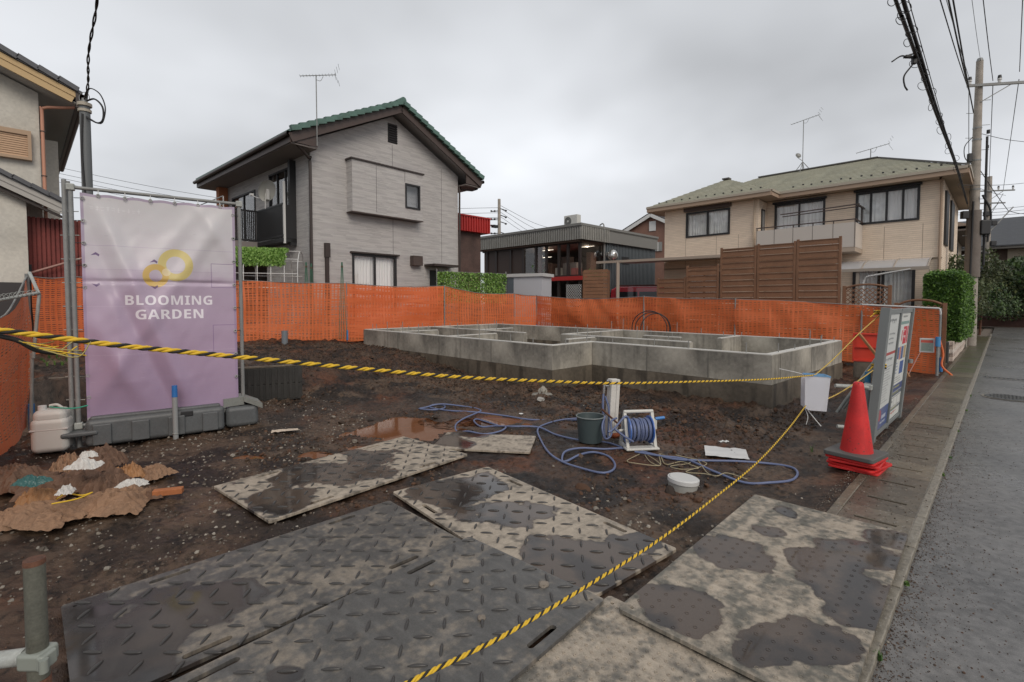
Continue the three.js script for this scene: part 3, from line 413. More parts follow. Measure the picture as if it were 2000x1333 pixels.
{ // ---------------- grey gabled house
  const o = P(607, 400, 15.3); o.y = .45; const f = frame(o, 42), h = T('grey_house', 'grey two-storey gabled house with green verge tiles and a black balcony', 'house', null, o, f.rot);
  const W = 6.05, D = -7.6, ridge = 3.02, vent = [2.8, 6.66, 3.2, 7.34], lw = [1.37, .45, 3.1, 2.7], door = [4.6, 0, 5.35, 2.3];
  M(h, 'gable_wall', wallGeo([[0, -.6], [W, -.6], [W, 6.08], [ridge, 7.6], [0, 6.08]], [vent, lw, door], .15), greySiding);
  const sw = [-3.05, 3.35, -1.15, 5.5], sw2 = [-6.6, 3.3, -4.3, 5.2], gd = [-6.6, 0, -3.4, 2.55];
  const sd = g => side(g); // local x of the drawing = z of the house; outer face at x=0
  M(h, 'side_wall', side(wallGeo([[D, -.6], [-.001, -.6], [-.001, 5.75], [D, 5.75]], [sw, sw2, gd], .15)), greySiding);
  M(h, 'rear_wall', b2(W - .15, W - .002, -.6, 6.05, D, -.16), greySiding); M(h, 'back_wall', b2(0.151, W - .16, -.6, 6, D, D + .14), greySiding);
  M(h, 'upper_floor', b2(.16, W - .16, 2.8, 2.95, D + .15, -.17), MT.interior); M(h, 'ground_floor', b2(.16, W - .16, -.1, 0, D + .15, -.17), MT.interior);
  const ey = 6.07, ry = 7.97, z0 = .62, z1 = D - .5, pale = std(.40, .385, .38, .8), tile = mottled([.085, .165, .14], .5, { tile: .8, size: 128, seed: 123, coarse: .35 });
  for (const s of [-1, 1]) { const ex = s < 0 ? -.85 : 6.88, nm = s < 0 ? -1 : 1;
    const sl = (ex2, ey2, rx, ry2, t, za, zb) => nm < 0 ? slab([ex2, ey2, za], [rx, ry2, za], [rx, ry2, zb], [ex2, ey2, zb], t) : slab([rx, ry2, za], [ex2, ey2, za], [ex2, ey2, zb], [rx, ry2, zb], t);
    M(h, 'roof_slope', sl(ex, ey, ridge, ry, .08, z0 - .04, z1), tile); M(h, 'roof_soffit', sl(ex + nm * -.06, ey - .1, ridge, ry - .1 - .0, .05, z0 - .14, z1 + .03), pale);
    M(h, 'bargeboard', beam([ex + nm * -.02, ey - .25, z0 - .1], [ridge, ry - .22, z0 - .1], .05, .26), MT.brownTrim);
    const n = s < 0 ? 15 : 15; for (let i = 0; i < n; i++) { const a = i / n, b = (i + 1.06) / n, m = M(h, 'verge_tile', beam([mix(ex, ridge, a), mix(ey, ry, a) - .035 + .035, z0 - .02], [mix(ex, ridge, b), mix(ey, ry, b) - .035 - .015, z0 - .02], .14, .15), tile); }
    M(h, 'eave_soffit', s < 0 ? b2(ex + .06, -.002, 5.68, 5.72, z1 + .05, z0 - .15) : b2(W + .002, ex - .06, 5.68, 5.72, z1 + .05, z0 - .15), std(.19, .165, .155, .8));
    M(h, 'fascia', b2(ex + nm * -.02, ex + nm * -.06, 5.7, 6.02, z1 + .02, z0 - .13), MT.brownTrim);
    M(h, 'gutter', tube([[ex + nm * .05, 5.93, z0 - .06], [ex + nm * .05, 5.9, z1]], .065, 4, 10), MT.brownMetal);
    M(h, 'eave_return', s < 0 ? wallGeo([[ex + .06, 5.73], [-.0, 5.73], [-.0, 6.2], [ex + .06, 5.86]], [], .03, .5) : wallGeo([[W, 5.73], [ex - .06, 5.73], [ex - .06, 5.86], [W, 6.2]], [], .03, .5), MT.brownTrim);
  }
  M(h, 'ridge_tile', bar([ridge, ry + .02, z0 + .04], [ridge, ry + .02, z1], .11, 10), tile);
  const v = M(h, 'gable_vent', b2(vent[0], vent[2], vent[1], vent[3], -.06, -.04), MT.brownMetal); for (let i = 0; i < 8; i++) M(v, 'louvre', beam([vent[0], vent[1] + .05 + i * .08, -.01], [vent[2], vent[1] + .05 + i * .08, -.01], .05, .02), MT.black);
  const bay = [1.21, 4.03, 4.03, 5.69], bw = [3.26, 4.41, 3.9, 5.27]; M(h, 'bay_box', wallGeo([[bay[0], bay[1]], [bay[2], bay[1]], [bay[2], bay[3]], [bay[0], bay[3]]], [bw], .12, .35), greySiding); M(h, 'bay_side', [b2(bay[0], bay[0] + .1, bay[1], bay[3], 0, .229), b2(bay[2] - .1, bay[2], bay[1], bay[3], 0, .229), b2(bay[0] + .1, bay[2] - .1, bay[1], bay[1] + .05, 0, .229)], greySiding);
  M(h, 'bay_flashing', b2(bay[0] - .05, bay[2] + .05, bay[3], bay[3] + .05, 0, .4), MT.brownMetal); M(h, 'bay_drip', b2(bay[0] - .02, bay[2] + .02, bay[1] - .03, bay[1], 0, .36), MT.brownTrim);
  win(h, bw, .35, { n: 1, bar: .055, deep: .25, back: std(.3, .31, .33, .5) }); win(h, lw, 0, { n: 2, cur: [[.02, .5], [.5, .98]], bar: .07, transom: 1.1 });
  M(h, 'window_hood', b2(lw[0] - .08, lw[2] + .08, lw[3] + .01, lw[3] + .06, 0, .12), MT.brownMetal);
  M(h, 'door', b2(door[0], door[2], door[1], door[3], -.1, -.06), MT.black); M(h, 'door_canopy', b2(4.35, 5.6, 2.42, 2.5, .002, .62), MT.brownMetal);
  const hood = (x, y, tf) => tf(new THREE.CylinderGeometry(.22, .22, .42, 12, 1, false, 0, Math.PI / 2).rotateZ(Math.PI / 2).rotateX(Math.PI).translate(x, y, 0));
  M(h, 'vent_hood', [b2(3.7, 4.12, 2.42, 2.74, 0, .22), beam([3.7, 2.76, .12], [4.12, 2.76, .12], .2, .03)], MT.brownTrim);
  { const [z, y] = hitX(f, 575, 480, 0); M(h, 'vent_hood', new THREE.CylinderGeometry(.36, .36, .5, 14, 1, false, 0, Math.PI / 2).rotateX(Math.PI / 2).rotateY(0).rotateZ(Math.PI / 2).translate(0, y - .2, z), MT.brownTrim); }
  for (const [x, y0, y1] of [[2.1, 4.1, 5.65], [3.25, 5.3, 5.65], [2.98, 5.75, 6.6], [2.98, .5, 4.0], [5.2, 2.6, 6.2]]) M(h, 'panel_joint', b2(x - .008, x + .008, y0, y1, x < 3.3 && y0 > 4 && y1 < 5.7 ? .35 : 0, (x < 3.3 && y0 > 4 && y1 < 5.7 ? .35 : 0) + .003), std(.16, .15, .15, .8));
  M(h, 'downpipe', tube([[-.8, 5.85, .42], [-.6, 5.7, .42], [-.08, 5.45, .12], [-.04, 5.3, .07], [-.04, 2.5, .07], [-.04, -.4, .07]], .045, 40, 8), MT.brownMetal);
  M(h, 'wall_pipe', [b2(.42, .52, 0, 2.55, 0, .1), b2(.4, .55, 2.5, 2.95, 0, .13)], MT.brownMetal);
  M(h, 'downpipe', tube([[6.9, 5.85, .35], [6.7, 5.6, .3], [6.15, 5.55, .06], [6.09, 5.2, .05], [6.09, 0, .05]], .04, 30, 8), MT.brownMetal);
  win(h, sw, 0, { n: 3, tf: side, cur: [[.7, .98]] }); win(h, sw2, 0, { n: 2, tf: side });
  M(h, 'shutter_post', side(b2(-1.14, -1.0, 2.9, 5.62, .002, .2)), MT.black); M(h, 'balcony_upright', b2(-.42, -.36, 2.95, 4.9, -1.03, -.97), MT.white);
  // balcony: shallow railed box, then the deep part
  const rail = (pts, y0, y1, sp) => { for (let i = 0; i < pts.length - 1; i++) { const a = V3(pts[i][0], 0, pts[i][1]), b = V3(pts[i + 1][0], 0, pts[i + 1][1]), n = Math.ceil(a.distanceTo(b) / sp); M(h, 'balcony_rail', [beam([a.x, y1, a.z], [b.x, y1, b.z], .05, .05), beam([a.x, y0, a.z], [b.x, y0, b.z], .05, .07)], MT.black); for (let k = 0; k <= n; k++) { const p = a.clone().lerp(b, k / n); M(h, 'baluster', bx(.032, y1 - y0, .032, p.x, (y0 + y1) / 2, p.z), MT.black); } } };
  rail([[-.4, -1.0], [-.4, -3.15], [-1.35, -3.16], [-1.35, -7.2]], 3.2, 4.2, .06); M(h, 'balcony_side', b2(-.4, -.01, 3.12, 4.18, -1.02, -.99), MT.black); M(h, 'balcony_floor', [b2(-.42, -.004, 3.0, 3.12, -3.1, -1.0)], MT.black);
  M(h, 'balcony_slab', b2(-1.4, -.004, 2.85, 3.15, -7.4, -3.12), std(.22, .2, .19, .8)); M(h, 'balcony_joist', [b2(-1.35, -.01, 2.6, 2.84, -3.3, -3.15), b2(-1.35, -.01, 2.6, 2.84, -5.2, -5.05)], MT.brownMetal);
  M(h, 'corner_pillar', b2(-.35, -.02, 3.15, 5.67, -7.35, -7.05), std(.42, .16, .075, .8)); M(h, 'far_wing', b2(-1.0, -.003, -.5, 2.84, -7.59, -7.3), greySiding);
  for (const y of [4.45, 4.62]) M(h, 'laundry_pole', bar([-1.2 - (y - 4.45), y, -3.4], [-1.2 - (y - 4.45), y + .02, -7.0], .018), MT.galv);
  M(h, 'pole_bracket', [beam([-1.3, 4.2, -3.6], [-1.3, 4.65, -3.6], .03, .03), beam([-1.3, 4.2, -6.2], [-1.3, 4.65, -6.2], .03, .03)], MT.white);
  // things fixed to it
  const w = (x, y, z) => V3(0, 0, 0).copy(o).addScaledVector(f.X, x).addScaledVector(f.Z, z).add(V3(0, y, 0));
  { const c = w(-.55, 4.5, -2.05), t = T('satellite_dish', 'white satellite dish clamped to the black balcony rail', 'satellite dish', null, c, f.rot), g = new THREE.SphereGeometry(.62, 28, 10, 0, Math.PI * 2, 0, .62).scale(1, .8, 1).translate(0, -.47, 0).rotateX(rad(72)).rotateY(rad(205)); M(t, 'reflector', g.translate(.02, .25, 0), std(.68, .68, .64, .5)); M(t, 'feed_arm', [tube([[0, 0, -.04], [-.14, .0, -.2], [-.24, .1, -.42]], .014, 10, 6), bx(.09, .07, .12, -.25, .13, -.46)], MT.white); M(t, 'mount', [bx(.09, .34, .08, .04, .1, .1), bar([0, -.35, 0], [0, .15, .05], .02)], MT.white); }
  const at = w(-.28, 5.75, .62); antenna('roof_antenna', 'television aerial on a mast at the green-tiled eave of the grey house', w(-.1, 5.72, .66), 2.05, w(-1.6, 0, -.6).sub(w(.6, 0, .9)).setY(0).multiplyScalar(-1), .98, 12);
}
{ // ---------------- beige hip-roofed house
  const o = P(1843, 400, 16.4); o.y = .3; const f = frame(o, 135), h = T('beige_house', 'beige two-storey house with pale green slate hip roof and white-panelled balcony', 'house', null, o, f.rot);
  const wz = .95, X0 = -9.45, XW = -5.45, D = -7.2, ev = 5.28, brown = std(.40, .29, .21, .7);
  const w3 = [-2.42, 4.03, -.6, 5.2], w2 = [-5.15, 3.35, -3.38, 5.15], d1 = [-2.45, .1, -.66, 2.45], wa = [-8.44, 4.03, -6.55, 5.12], wl = [-8.3, .9, -6.9, 2.5];
  M(h, 'front_wall', wallGeo([[XW, -.5], [0, -.5], [0, ev + .02], [XW, ev + .02]], [w3, w2, d1], .15), beigeSiding); M(h, 'wing_wall', wallGeo([[X0, -.5], [XW, -.5], [XW, ev + .02], [X0, ev + .02]], [wa, wl], .15, wz), beigeSiding);
  M(h, 'wing_side', b2(XW - .15, XW - .002, -.5, ev, 0, wz - .151), beigeSiding); M(h, 'end_wall', [b2(-.15, -.002, -.5, ev, D, -.151), b2(X0 + .002, X0 + .15, -.5, ev, D, wz - .151), b2(X0 + .15, -.15, -.5, ev, D, D + .14)], beigeSiding); M(h, 'floor', b2(X0 + .16, -.16, 2.75, 2.9, D + .15, -.17), MT.interior);
  const frst = mottled([.72, .745, .75], .5, { tile: .9, size: 128, seed: 137, coarse: .2, fine: .1, bump: .0005 });
  win(h, w3, 0, { n: 4, bar: .075, cur: [[0, .5, frst], [.5, 1]] }); win(h, w2, 0, { n: 2, bar: .07, cur: [[0, .6], [.6, 1]] }); win(h, wa, wz, { n: 2, bar: .075, cur: [[0, .5, frst], [.5, 1, frst]] }); win(h, wl, wz, { n: 2, cur: [[0, 1]] }); win(h, d1, 0, { n: 2, bar: .09, cur: [[.45, .98, frst], [.05, .4]] });
  M(h, 'shutter_case', b2(wa[0] - .05, wa[2] + .05, wa[3] + .03, wa[3] + .22, wz, wz + .16), MT.brownTrim); M(h, 'window_head', [b2(w3[0] - .05, w3[2] + .05, w3[3] + .01, w3[3] + .08, 0, .14), b2(w2[0] - .05, w2[2] + .05, w2[3] + .01, w2[3] + .08, 0, .14)], MT.black);
  { const sw = M(h, 'wing_window', b2(XW - .001, XW + .03, 3.45, 4.95, .28, .66), MT.black); M(sw, 'pane', b2(XW + .031, XW + .036, 3.52, 4.88, .34, .60), std(.2, .21, .22, .1)); }
  // side wall windows, seen edge on
  for (const [za, zb, ya, yb] of [[-1.6, -.5, 3.2, 5.0], [-4.2, -2.8, 3.2, 5.0]]) M(h, 'side_window', [b2(.0, .06, ya, yb, za, zb)], MT.black);
  // eaves: box along the outline; roof planes with stepped slate courses
  const ov = .6, E = [[.6, ov], [XW + ov, ov], [XW + ov, wz + ov - .1], [X0 - ov, wz + ov - .1], [X0 - ov, D - ov], [.6, D - ov]];
  const eave = (a, b, k) => M(h, 'eave_fascia', beam([a[0], ev + .12, a[1]], [b[0], ev + .12, b[1]], .06, .22 + k * .002), brown);
  E.forEach((p, i) => eave(p, E[(i + 1) % 6], i)); E.forEach((p, i) => { const q = E[(i + 1) % 6]; M(h, 'gutter', beam([p[0], ev + .2, p[1]], [q[0], ev + .2, q[1]], .13, .09 + i * .001), std(.42, .37, .30, .5)); });
  M(h, 'soffit', new THREE.ExtrudeGeometry(shapeOf(E.map(p => [p[0], -p[1]])), { depth: .03, bevelEnabled: false }).rotateX(-Math.PI / 2).translate(0, ev + .03, 0), std(.42, .33, .25, .8));
  const slate = mottled([.29, .305, .25], .7, { tile: 1.6, size: 512, seed: 139, coarse: .28, fine: .2, cells: 7, bump: .002, tint: [1.15, 1.02, .9] }), ry = 7.12, rz = -3.3, ra = -2.3, rb = -6.9, y0 = ev + .22;
  const courses = (a, b, c, d, n, nm = 'roof_slope') => { const gs = [], A = vec(a), B = vec(b), C = vec(c), Dd = vec(d); for (let i = 0; i < n; i++) { const p = A.clone().lerp(Dd, i / n), q = B.clone().lerp(C, i / n), r = B.clone().lerp(C, (i + 1.02) / n), s = A.clone().lerp(Dd, (i + 1.02) / n); p.y += .022; q.y += .022; gs.push(slab(p, q, r, s, .03)); } M(h, nm, gs, slate); };
  courses([X0 - ov, y0, ov], [.6, y0, ov], [ra, ry, rz], [rb, ry, rz], 17); courses([.6, y0, ov], [.6, y0, D - ov], [ra, ry, rz - .01], [ra, ry, rz], 14); courses([.6, y0, D - ov], [X0 - ov, y0, D - ov], [rb, ry, rz - .01], [ra, ry, rz - .01], 14); courses([X0 - ov, y0, D - ov], [X0 - ov, y0, ov], [rb, ry, rz], [rb, ry, rz - .01], 14);
  // wing hip
  const wx = (X0 + XW) / 2, wy = 6.72, wzr = -.9, wf = wz + ov - .1; courses([X0 - ov, y0 + .005, wf], [XW + ov, y0 + .005, wf], [wx + .05, wy, wzr], [wx - .05, wy, wzr], 13, 'wing_roof'); courses([XW + ov, y0 + .003, wf], [XW + ov, y0 + .003, -1.0], [wx + .05, wy, -3.0], [wx + .05, wy, wzr], 13, 'wing_roof'); courses([X0 - ov, y0 + .003, -3.5], [X0 - ov, y0 + .003, wf], [wx - .05, wy, wzr], [wx - .05, wy, -3], 13, 'wing_roof');
  M(h, 'ridge_cap', [beam([ra, ry + .03, rz], [rb, ry + .03, rz], .2, .05), beam([.6, y0 + .05, ov], [ra, ry + .03, rz], .1, .05), bx(.3, .06, .3, wx, wy + .03, wzr)], std(.10, .095, .09, .6));
  for (let i = 0; i < 16; i++) M(h, 'snow_guard', bx(.06, .05, .03, -4.4 + i * .31, y0 + .2 + (i % 2) * .06, .34 - (i % 2) * .12), MT.black); for (let i = 0; i < 13; i++) M(h, 'snow_guard', bx(.06, .05, .03, X0 - .2 + i * .36, y0 + .2, wf - .32), MT.black);
  for (const x of [-9.45 + 1, -7.1, -6.2, -3.05, -1.55, -.5]) M(h, 'panel_joint', b2(x - .007, x + .007, 2.75, x < XW ? 3.98 : 3.9, x < XW ? wz : 0, (x < XW ? wz : 0) + .003), std(.33, .26, .2, .8)); M(h, 'floor_band', [b2(-2.2, .012, 2.68, 2.74, 0, .018), b2(X0 - .01, XW, 2.68, 2.74, wz, wz + .018)], std(.36, .28, .21, .8));
  M(h, 'downpipe', tube([[-.06, 5.25, .4], [-.05, 5.0, .07], [-.05, -.3, .07]], .035, 20, 8), brown); M(h, 'downpipe', tube([[XW - .1, 5.3, wz + .3], [XW - .15, 5.0, wz + .06], [XW - .15, 0, wz + .06]], .03, 20, 8), std(.5, .4, .3, .6));
  // balcony with translucent panels
  const bz = 1.25, by0 = 3.15, by1 = 4.0, pan = std(.68, .625, .57, .4, { transmission: .2, thickness: 0 });
  for (let i = 0; i < 5; i++) M(h, 'balcony_panel', b2(-5.4 + i * .64, -5.4 + (i + 1) * .64 - .02, by0, by1, bz - .012, bz), pan); M(h, 'balcony_panel', b2(-2.2, -2.19, by0, by1, .02, bz), pan);
  M(h, 'balcony_floor', b2(-5.44, -2.18, by0 - .16, by0 - .02, .01, bz + .03), std(.42, .34, .27, .7)); M(h, 'balcony_rail', [beam([-5.42, by1 + .1, bz], [-2.19, by1 + .1, bz], .04, .04), beam([-2.19, by1 + .1, bz], [-2.19, by1 + .1, .02], .04, .04), ...Array.from({ length: 6 }, (_, i) => bx(.03, by1 - by0 + .12, .03, -5.4 + i * .64, (by0 + by1) / 2 + .05, bz - .02))], MT.brownTrim);
  M(h, 'laundry_pole', [bar([-4.6, 4.55, bz - .1], [-2.1, 4.62, bz - .1], .02), bar([-4.6, 4.5, bz - .35], [-2.1, 4.57, bz - .35], .018)], MT.brownTrim); M(h, 'pole_bracket', [beam([-2.15, 4.6, .02], [-2.15, 4.6, bz], .05, .05), beam([-2.22, 3.9, .05], [-2.22, 4.65, .05], .05, .05)], MT.brownMetal);
  // terrace roof: curved clear sheet on a pale frame
  const ts = []; { const n = 16; for (let i = 0; i < n; i++) { const a = t => [2.72 - .42 * Math.pow(t, 2.2), .03 + 1.75 * t]; const [ya, za] = a(i / n), [yb, zb] = a((i + 1) / n); ts.push(quadGeo([-2.75, ya, za], [-.2, ya, za], [-.2, yb, zb], [-2.75, yb, zb])); } }
  M(h, 'terrace_sheet', ts, std(.86, .88, .92, .25, { transmission: .6, thickness: 0 })); const al = std(.36, .31, .26, .5); M(h, 'terrace_rib', [-2.75, -1.9, -1.05, -.2].map(x => tube(Array.from({ length: 9 }, (_, i) => [x, 2.73 - .42 * Math.pow(i / 8, 2.2), .03 + 1.75 * i / 8]), .022, 16, 6)), al);
  M(h, 'terrace_beam', [beam([-2.8, 2.3, 1.78], [-.15, 2.3, 1.78], .07, .1)], al); M(h, 'terrace_post', bx(.09, 2.4, .09, -2.0, 1.1, 1.7), al); M(h, 'terrace_drain', tube([[-.6, 2.28, 1.8], [-1.5, 2.12, 1.78], [-1.8, 2.0, 1.76], [-1.84, 1.4, 1.76], [-1.84, -.2, 1.76]], .03, 24, 8), MT.white);
  const w = (x, y, z) => o.clone().addScaledVector(f.X, x).addScaledVector(f.Z, z).add(V3(0, y, 0));
  antenna('roof_antenna', 'tall television aerial with guy legs on the green slate ridge', w(-5.05, 7.1, rz), 2.25, f.X.clone(), 1.1, 10); antenna('roof_antenna', 'short television aerial at the right end of the slate roof ridge', w(-2.55, 7.12, rz), .42, f.X.clone(), 1.1, 9);
  const gl = T('antenna_legs', 'splayed steel roof legs under the tall aerial', 'antenna', null, w(-5.05, 7.1, rz)); M(gl, 'leg', [[.3, .3], [-.3, .3], [.3, -.3], [-.3, -.3]].map(([a, b]) => bar([a, -.15, b], [0, .42, 0], .015)), MT.steel); M(gl, 'small_dish', [new THREE.SphereGeometry(.16, 14, 6, 0, 6.3, 0, .9).rotateX(1.2).translate(-.28, .62, .05), bar([0, .45, 0], [-.25, .6, .02], .012)], MT.insul);
}
const leafGeo = (n, place, s0, s1, seed, flat = .4) => { // n small leaf faces through a volume
  const r = mulberry(seed), pos = [], nor = [], q = new THREE.Quaternion(), a = V3();
  for (let i = 0; i < n; i++) { const p = place(r); if (!p) continue; const s = mix(s0, s1, r()); q.setFromEuler(new THREE.Euler((r() - .5) * 3.1 * (1 - flat), r() * 6.28, (r() - .5) * 3.1)); const c = [[-.5, 0, 0], [0, .06, .28], [.55, 0, 0], [0, .06, -.28]].map(v => a.set(...v).multiplyScalar(s).applyQuaternion(q).add(vec(p)).toArray()); for (const k of [0, 1, 2, 0, 2, 3]) pos.push(...c[k]); }
  const g = new THREE.BufferGeometry(); g.setAttribute('position', new THREE.Float32BufferAttribute(pos, 3)); g.computeVertexNormals(); return g;
};
{ // ---------------- cream house at the left
  const o = P(78, 300, 11.3); o.y = .4; const f = frame(o, 45), h = T('cream_house', 'cream rendered house with tan bargeboard, dark tiles and copper-coloured downpipe', 'house', null, o, f.rot);
  const render = mottled([.58, .565, .52], .85, { tile: 2.5, seed: 141, coarse: .18, fine: .12, bump: .002 }), D = -7.6, tile = mottled([.10, .105, .12], .6, { tile: .7, size: 128, seed: 143 }), tan = std(.56, .40, .21, .7), sl = -.412;
  const ry = x => 5.95 + (x - .63) * sl;  // roof top line
  const roofAt = x => 5.95 + (x - .63) * sl;
  M(h, 'front_wall', wallGeo([[-6, -.5], [0, -.5], [0, roofAt(0) - .35], [-6, roofAt(-6) - .35]], [[-1.6, 4.36, -.17, 4.9]], .15), render); M(h, 'side_wall', b2(-.15, -.002, -.5, roofAt(0) - .38, D, -.151), render);
  M(h, 'rear_annexe', b2(-.001, .37, 0, 5.2, D, -1.5), render);
  M(h, 'roof', slab([-6, roofAt(-6), .62], [.72, roofAt(.72), .62], [.72, roofAt(.72), D - .3], [-6, roofAt(-6), D - .3], .06), tile);
  for (let i = 0; i < 7; i++) { const a = -1.6 + i * .32, b = a + .33; M(h, 'verge_tile', beam([a, roofAt(a) + .03, .6], [b, roofAt(b) + .0, .6], .12, .1), tile); }
  M(h, 'bargeboard', [beam([-6, roofAt(-6) - .13, .56], [.62, roofAt(.62) - .13, .56], .05, .11), beam([-6, roofAt(-6) - .26, .54], [.56, roofAt(.56) - .26, .54], .05, .15)], tan);
  M(h, 'soffit', slab([-6, roofAt(-6) - .28, .5], [.6, roofAt(.6) - .28, .5], [.6, roofAt(.6) - .28, D - .2], [-6, roofAt(-6) - .28, D - .2], .03), std(.40, .385, .36, .85));
  M(h, 'eave_fascia', b2(.6, .66, roofAt(.63) - .4, roofAt(.63) - .06, D - .3, .6), MT.brownMetal); M(h, 'gutter', tube([[.74, roofAt(.72) - .12, .62], [.74, roofAt(.72) - .16, D - .3]], .065, 4, 10), std(.07, .03, .022, .45));
  const cop = std(.55, .27, .18, .5); M(h, 'downpipe', tube([[.7, roofAt(.7) - .28, .3], [.4, roofAt(.7) - .33, .18], [.07, roofAt(.7) - .4, .08], [.05, roofAt(.7) - .6, .07], [.05, 2.9, .07]], .035, 40, 8), cop); M(h, 'pipe_clip', [bx(.1, .02, .1, .05, 4.0, .06), bx(.1, .02, .1, .05, 5.0, .06)], MT.brownMetal);
  const sh = M(h, 'shutter_box', [b2(-1.6, -.14, 4.84, 4.94, 0, .14), b2(-1.6, -.14, 4.3, 4.36, 0, .14), b2(-.2, -.14, 4.36, 4.84, 0, .14), b2(-1.6, -.17, 4.36, 4.84, -.1, -.05)], std(.42, .29, .19, .6)); for (let i = 0; i < 10; i++) M(sh, 'slat', b2(-1.6, -.2, 4.365 + i * .048, 4.365 + i * .048 + .036, .0, .1), std(.56, .37, .235, .6));
  // lower lean-to
  const lr = x => 3.28 + (x - .33) * -.5, pale = std(.44, .425, .40, .8);
  M(h, 'porch_wall', wallGeo([[-5, -.5], [-.27, -.5], [-.27, lr(-.27) - .3], [-5, lr(-5) - .3]], [], .12, .95), render); M(h, 'porch_roof', slab([-5, lr(-5), 1.25], [.36, lr(.36), 1.25], [.36, lr(.36), .02], [-5, lr(-5), .02], .05), tile); for (let i = 0; i < 5; i++) { const a = -1 + i * .27; M(h, 'porch_tile', beam([a, lr(a) + .03, 1.23], [a + .28, lr(a + .28) + .01, 1.23], .12, .08), tile); }
  M(h, 'porch_bargeboard', [beam([-5, lr(-5) - .1, 1.2], [.32, lr(.32) - .1, 1.2], .05, .1), beam([-5, lr(-5) - .21, 1.18], [.3, lr(.3) - .21, 1.18], .05, .11)], pale); M(h, 'porch_beam', beam([-5, lr(-5) - .32, 1.1], [.33, lr(.33) - .33, 1.1], .05, .05), MT.brownMetal);
  M(h, 'porch_window', b2(-1.2, -.32, .1, 1.55, .955, .975), std(.05, .045, .045, .3));
  const red = mottled([.19, .035, .028], .65, { tile: 1.2, size: 256, seed: 145, coarse: .5 }); for (let i = 0; i < 14; i++) M(h, 'corrugated_sheet', b2(-.26 + i * .075, -.26 + i * .075 + .05, .2, lr(.2) - .35 - .0, .55, .6 + (i % 2) * .0), red); M(h, 'sheet_backing', b2(-.26, .8, .2, lr(.2) - .36, .53, .56), red);
  M(h, 'slanting_pipe', bar([-.28, 1.75, .75], [.75, 2.2, .75], .025), std(.35, .2, .17, .5)); M(h, 'corner_post', b2(-.3, -.22, -.4, 1.95, .6, .7), MT.black);
}
{ // ---------------- service pole by the banner
  const b = G(172, 700, .5), p = P(170, 365, 9.6), t = T('service_pole', 'slim grey steel service pole with looped cable ends behind the banner', 'utility pole', null, V3(p.x, .4, p.z)), top = P(170, 205, 9.6).y - .4, sq = std(.13, .14, .145, .5);
  M(t, 'pole', bar([0, 0, 0], [0, top, 0], .085, 12), sq); M(t, 'band', [cyl(.105, .105, .05, 0, top - .14, 0, 14), cyl(.115, .115, .06, 0, top - .03, 0, 14)], std(.42, .38, .31, .6)); M(t, 'insulator', [cyl(.05, .04, .07, 0, top + .05, 0, 10), new THREE.TorusGeometry(.1, .006, 5, 20).translate(0, top + .14, 0)], MT.steel);
  const L = (pts, r = .011) => tube(pts, r, 30, 6); M(t, 'drip_loop', [L([[.05, top + .1, 0], [.12, top + .3, .02], [.32, top + .2, .03], [.42, top - .05, .03], [.38, top - .3, .03], [.28, top - .36, .02], [.08, top - .24, .06]]), L([[.05, top + .08, 0], [.22, top + .1, .02], [.36, top - .05, .02], [.37, top - .28, .03], [.26, top - .35, .02], [.08, top - .26, .06]], .016)], MT.wire); M(t, 'riser_cable', tube([[.03, top - .2, .09], [.0, top - 1, .09], [.04, top - 2.2, .09], [.01, .4, .09]], .018, 30, 6), MT.wire);
  const o = V3(p.x, top + .4 + .1, p.z), c = T('service_cable', 'twisted black cable rising from the slim grey service pole', 'cable'), e = P(189, 0, 7.2), e2 = P(193, -90, 6.6); for (const k of [0, 1]) M(c, 'strand', tube(Array.from({ length: 40 }, (_, i) => { const q = o.clone().lerp(e2, i / 39); q.x += .012 * Math.sin(i * .9 + k * 3.1) + .03 * Math.sin(i * .25) * (k ? 1 : .8); q.z += .012 * Math.cos(i * .9 + k * 3.1); q.y -= .15 * Math.sin(Math.PI * i / 39); return q; }), .011, 120, 5), MT.wire);
}
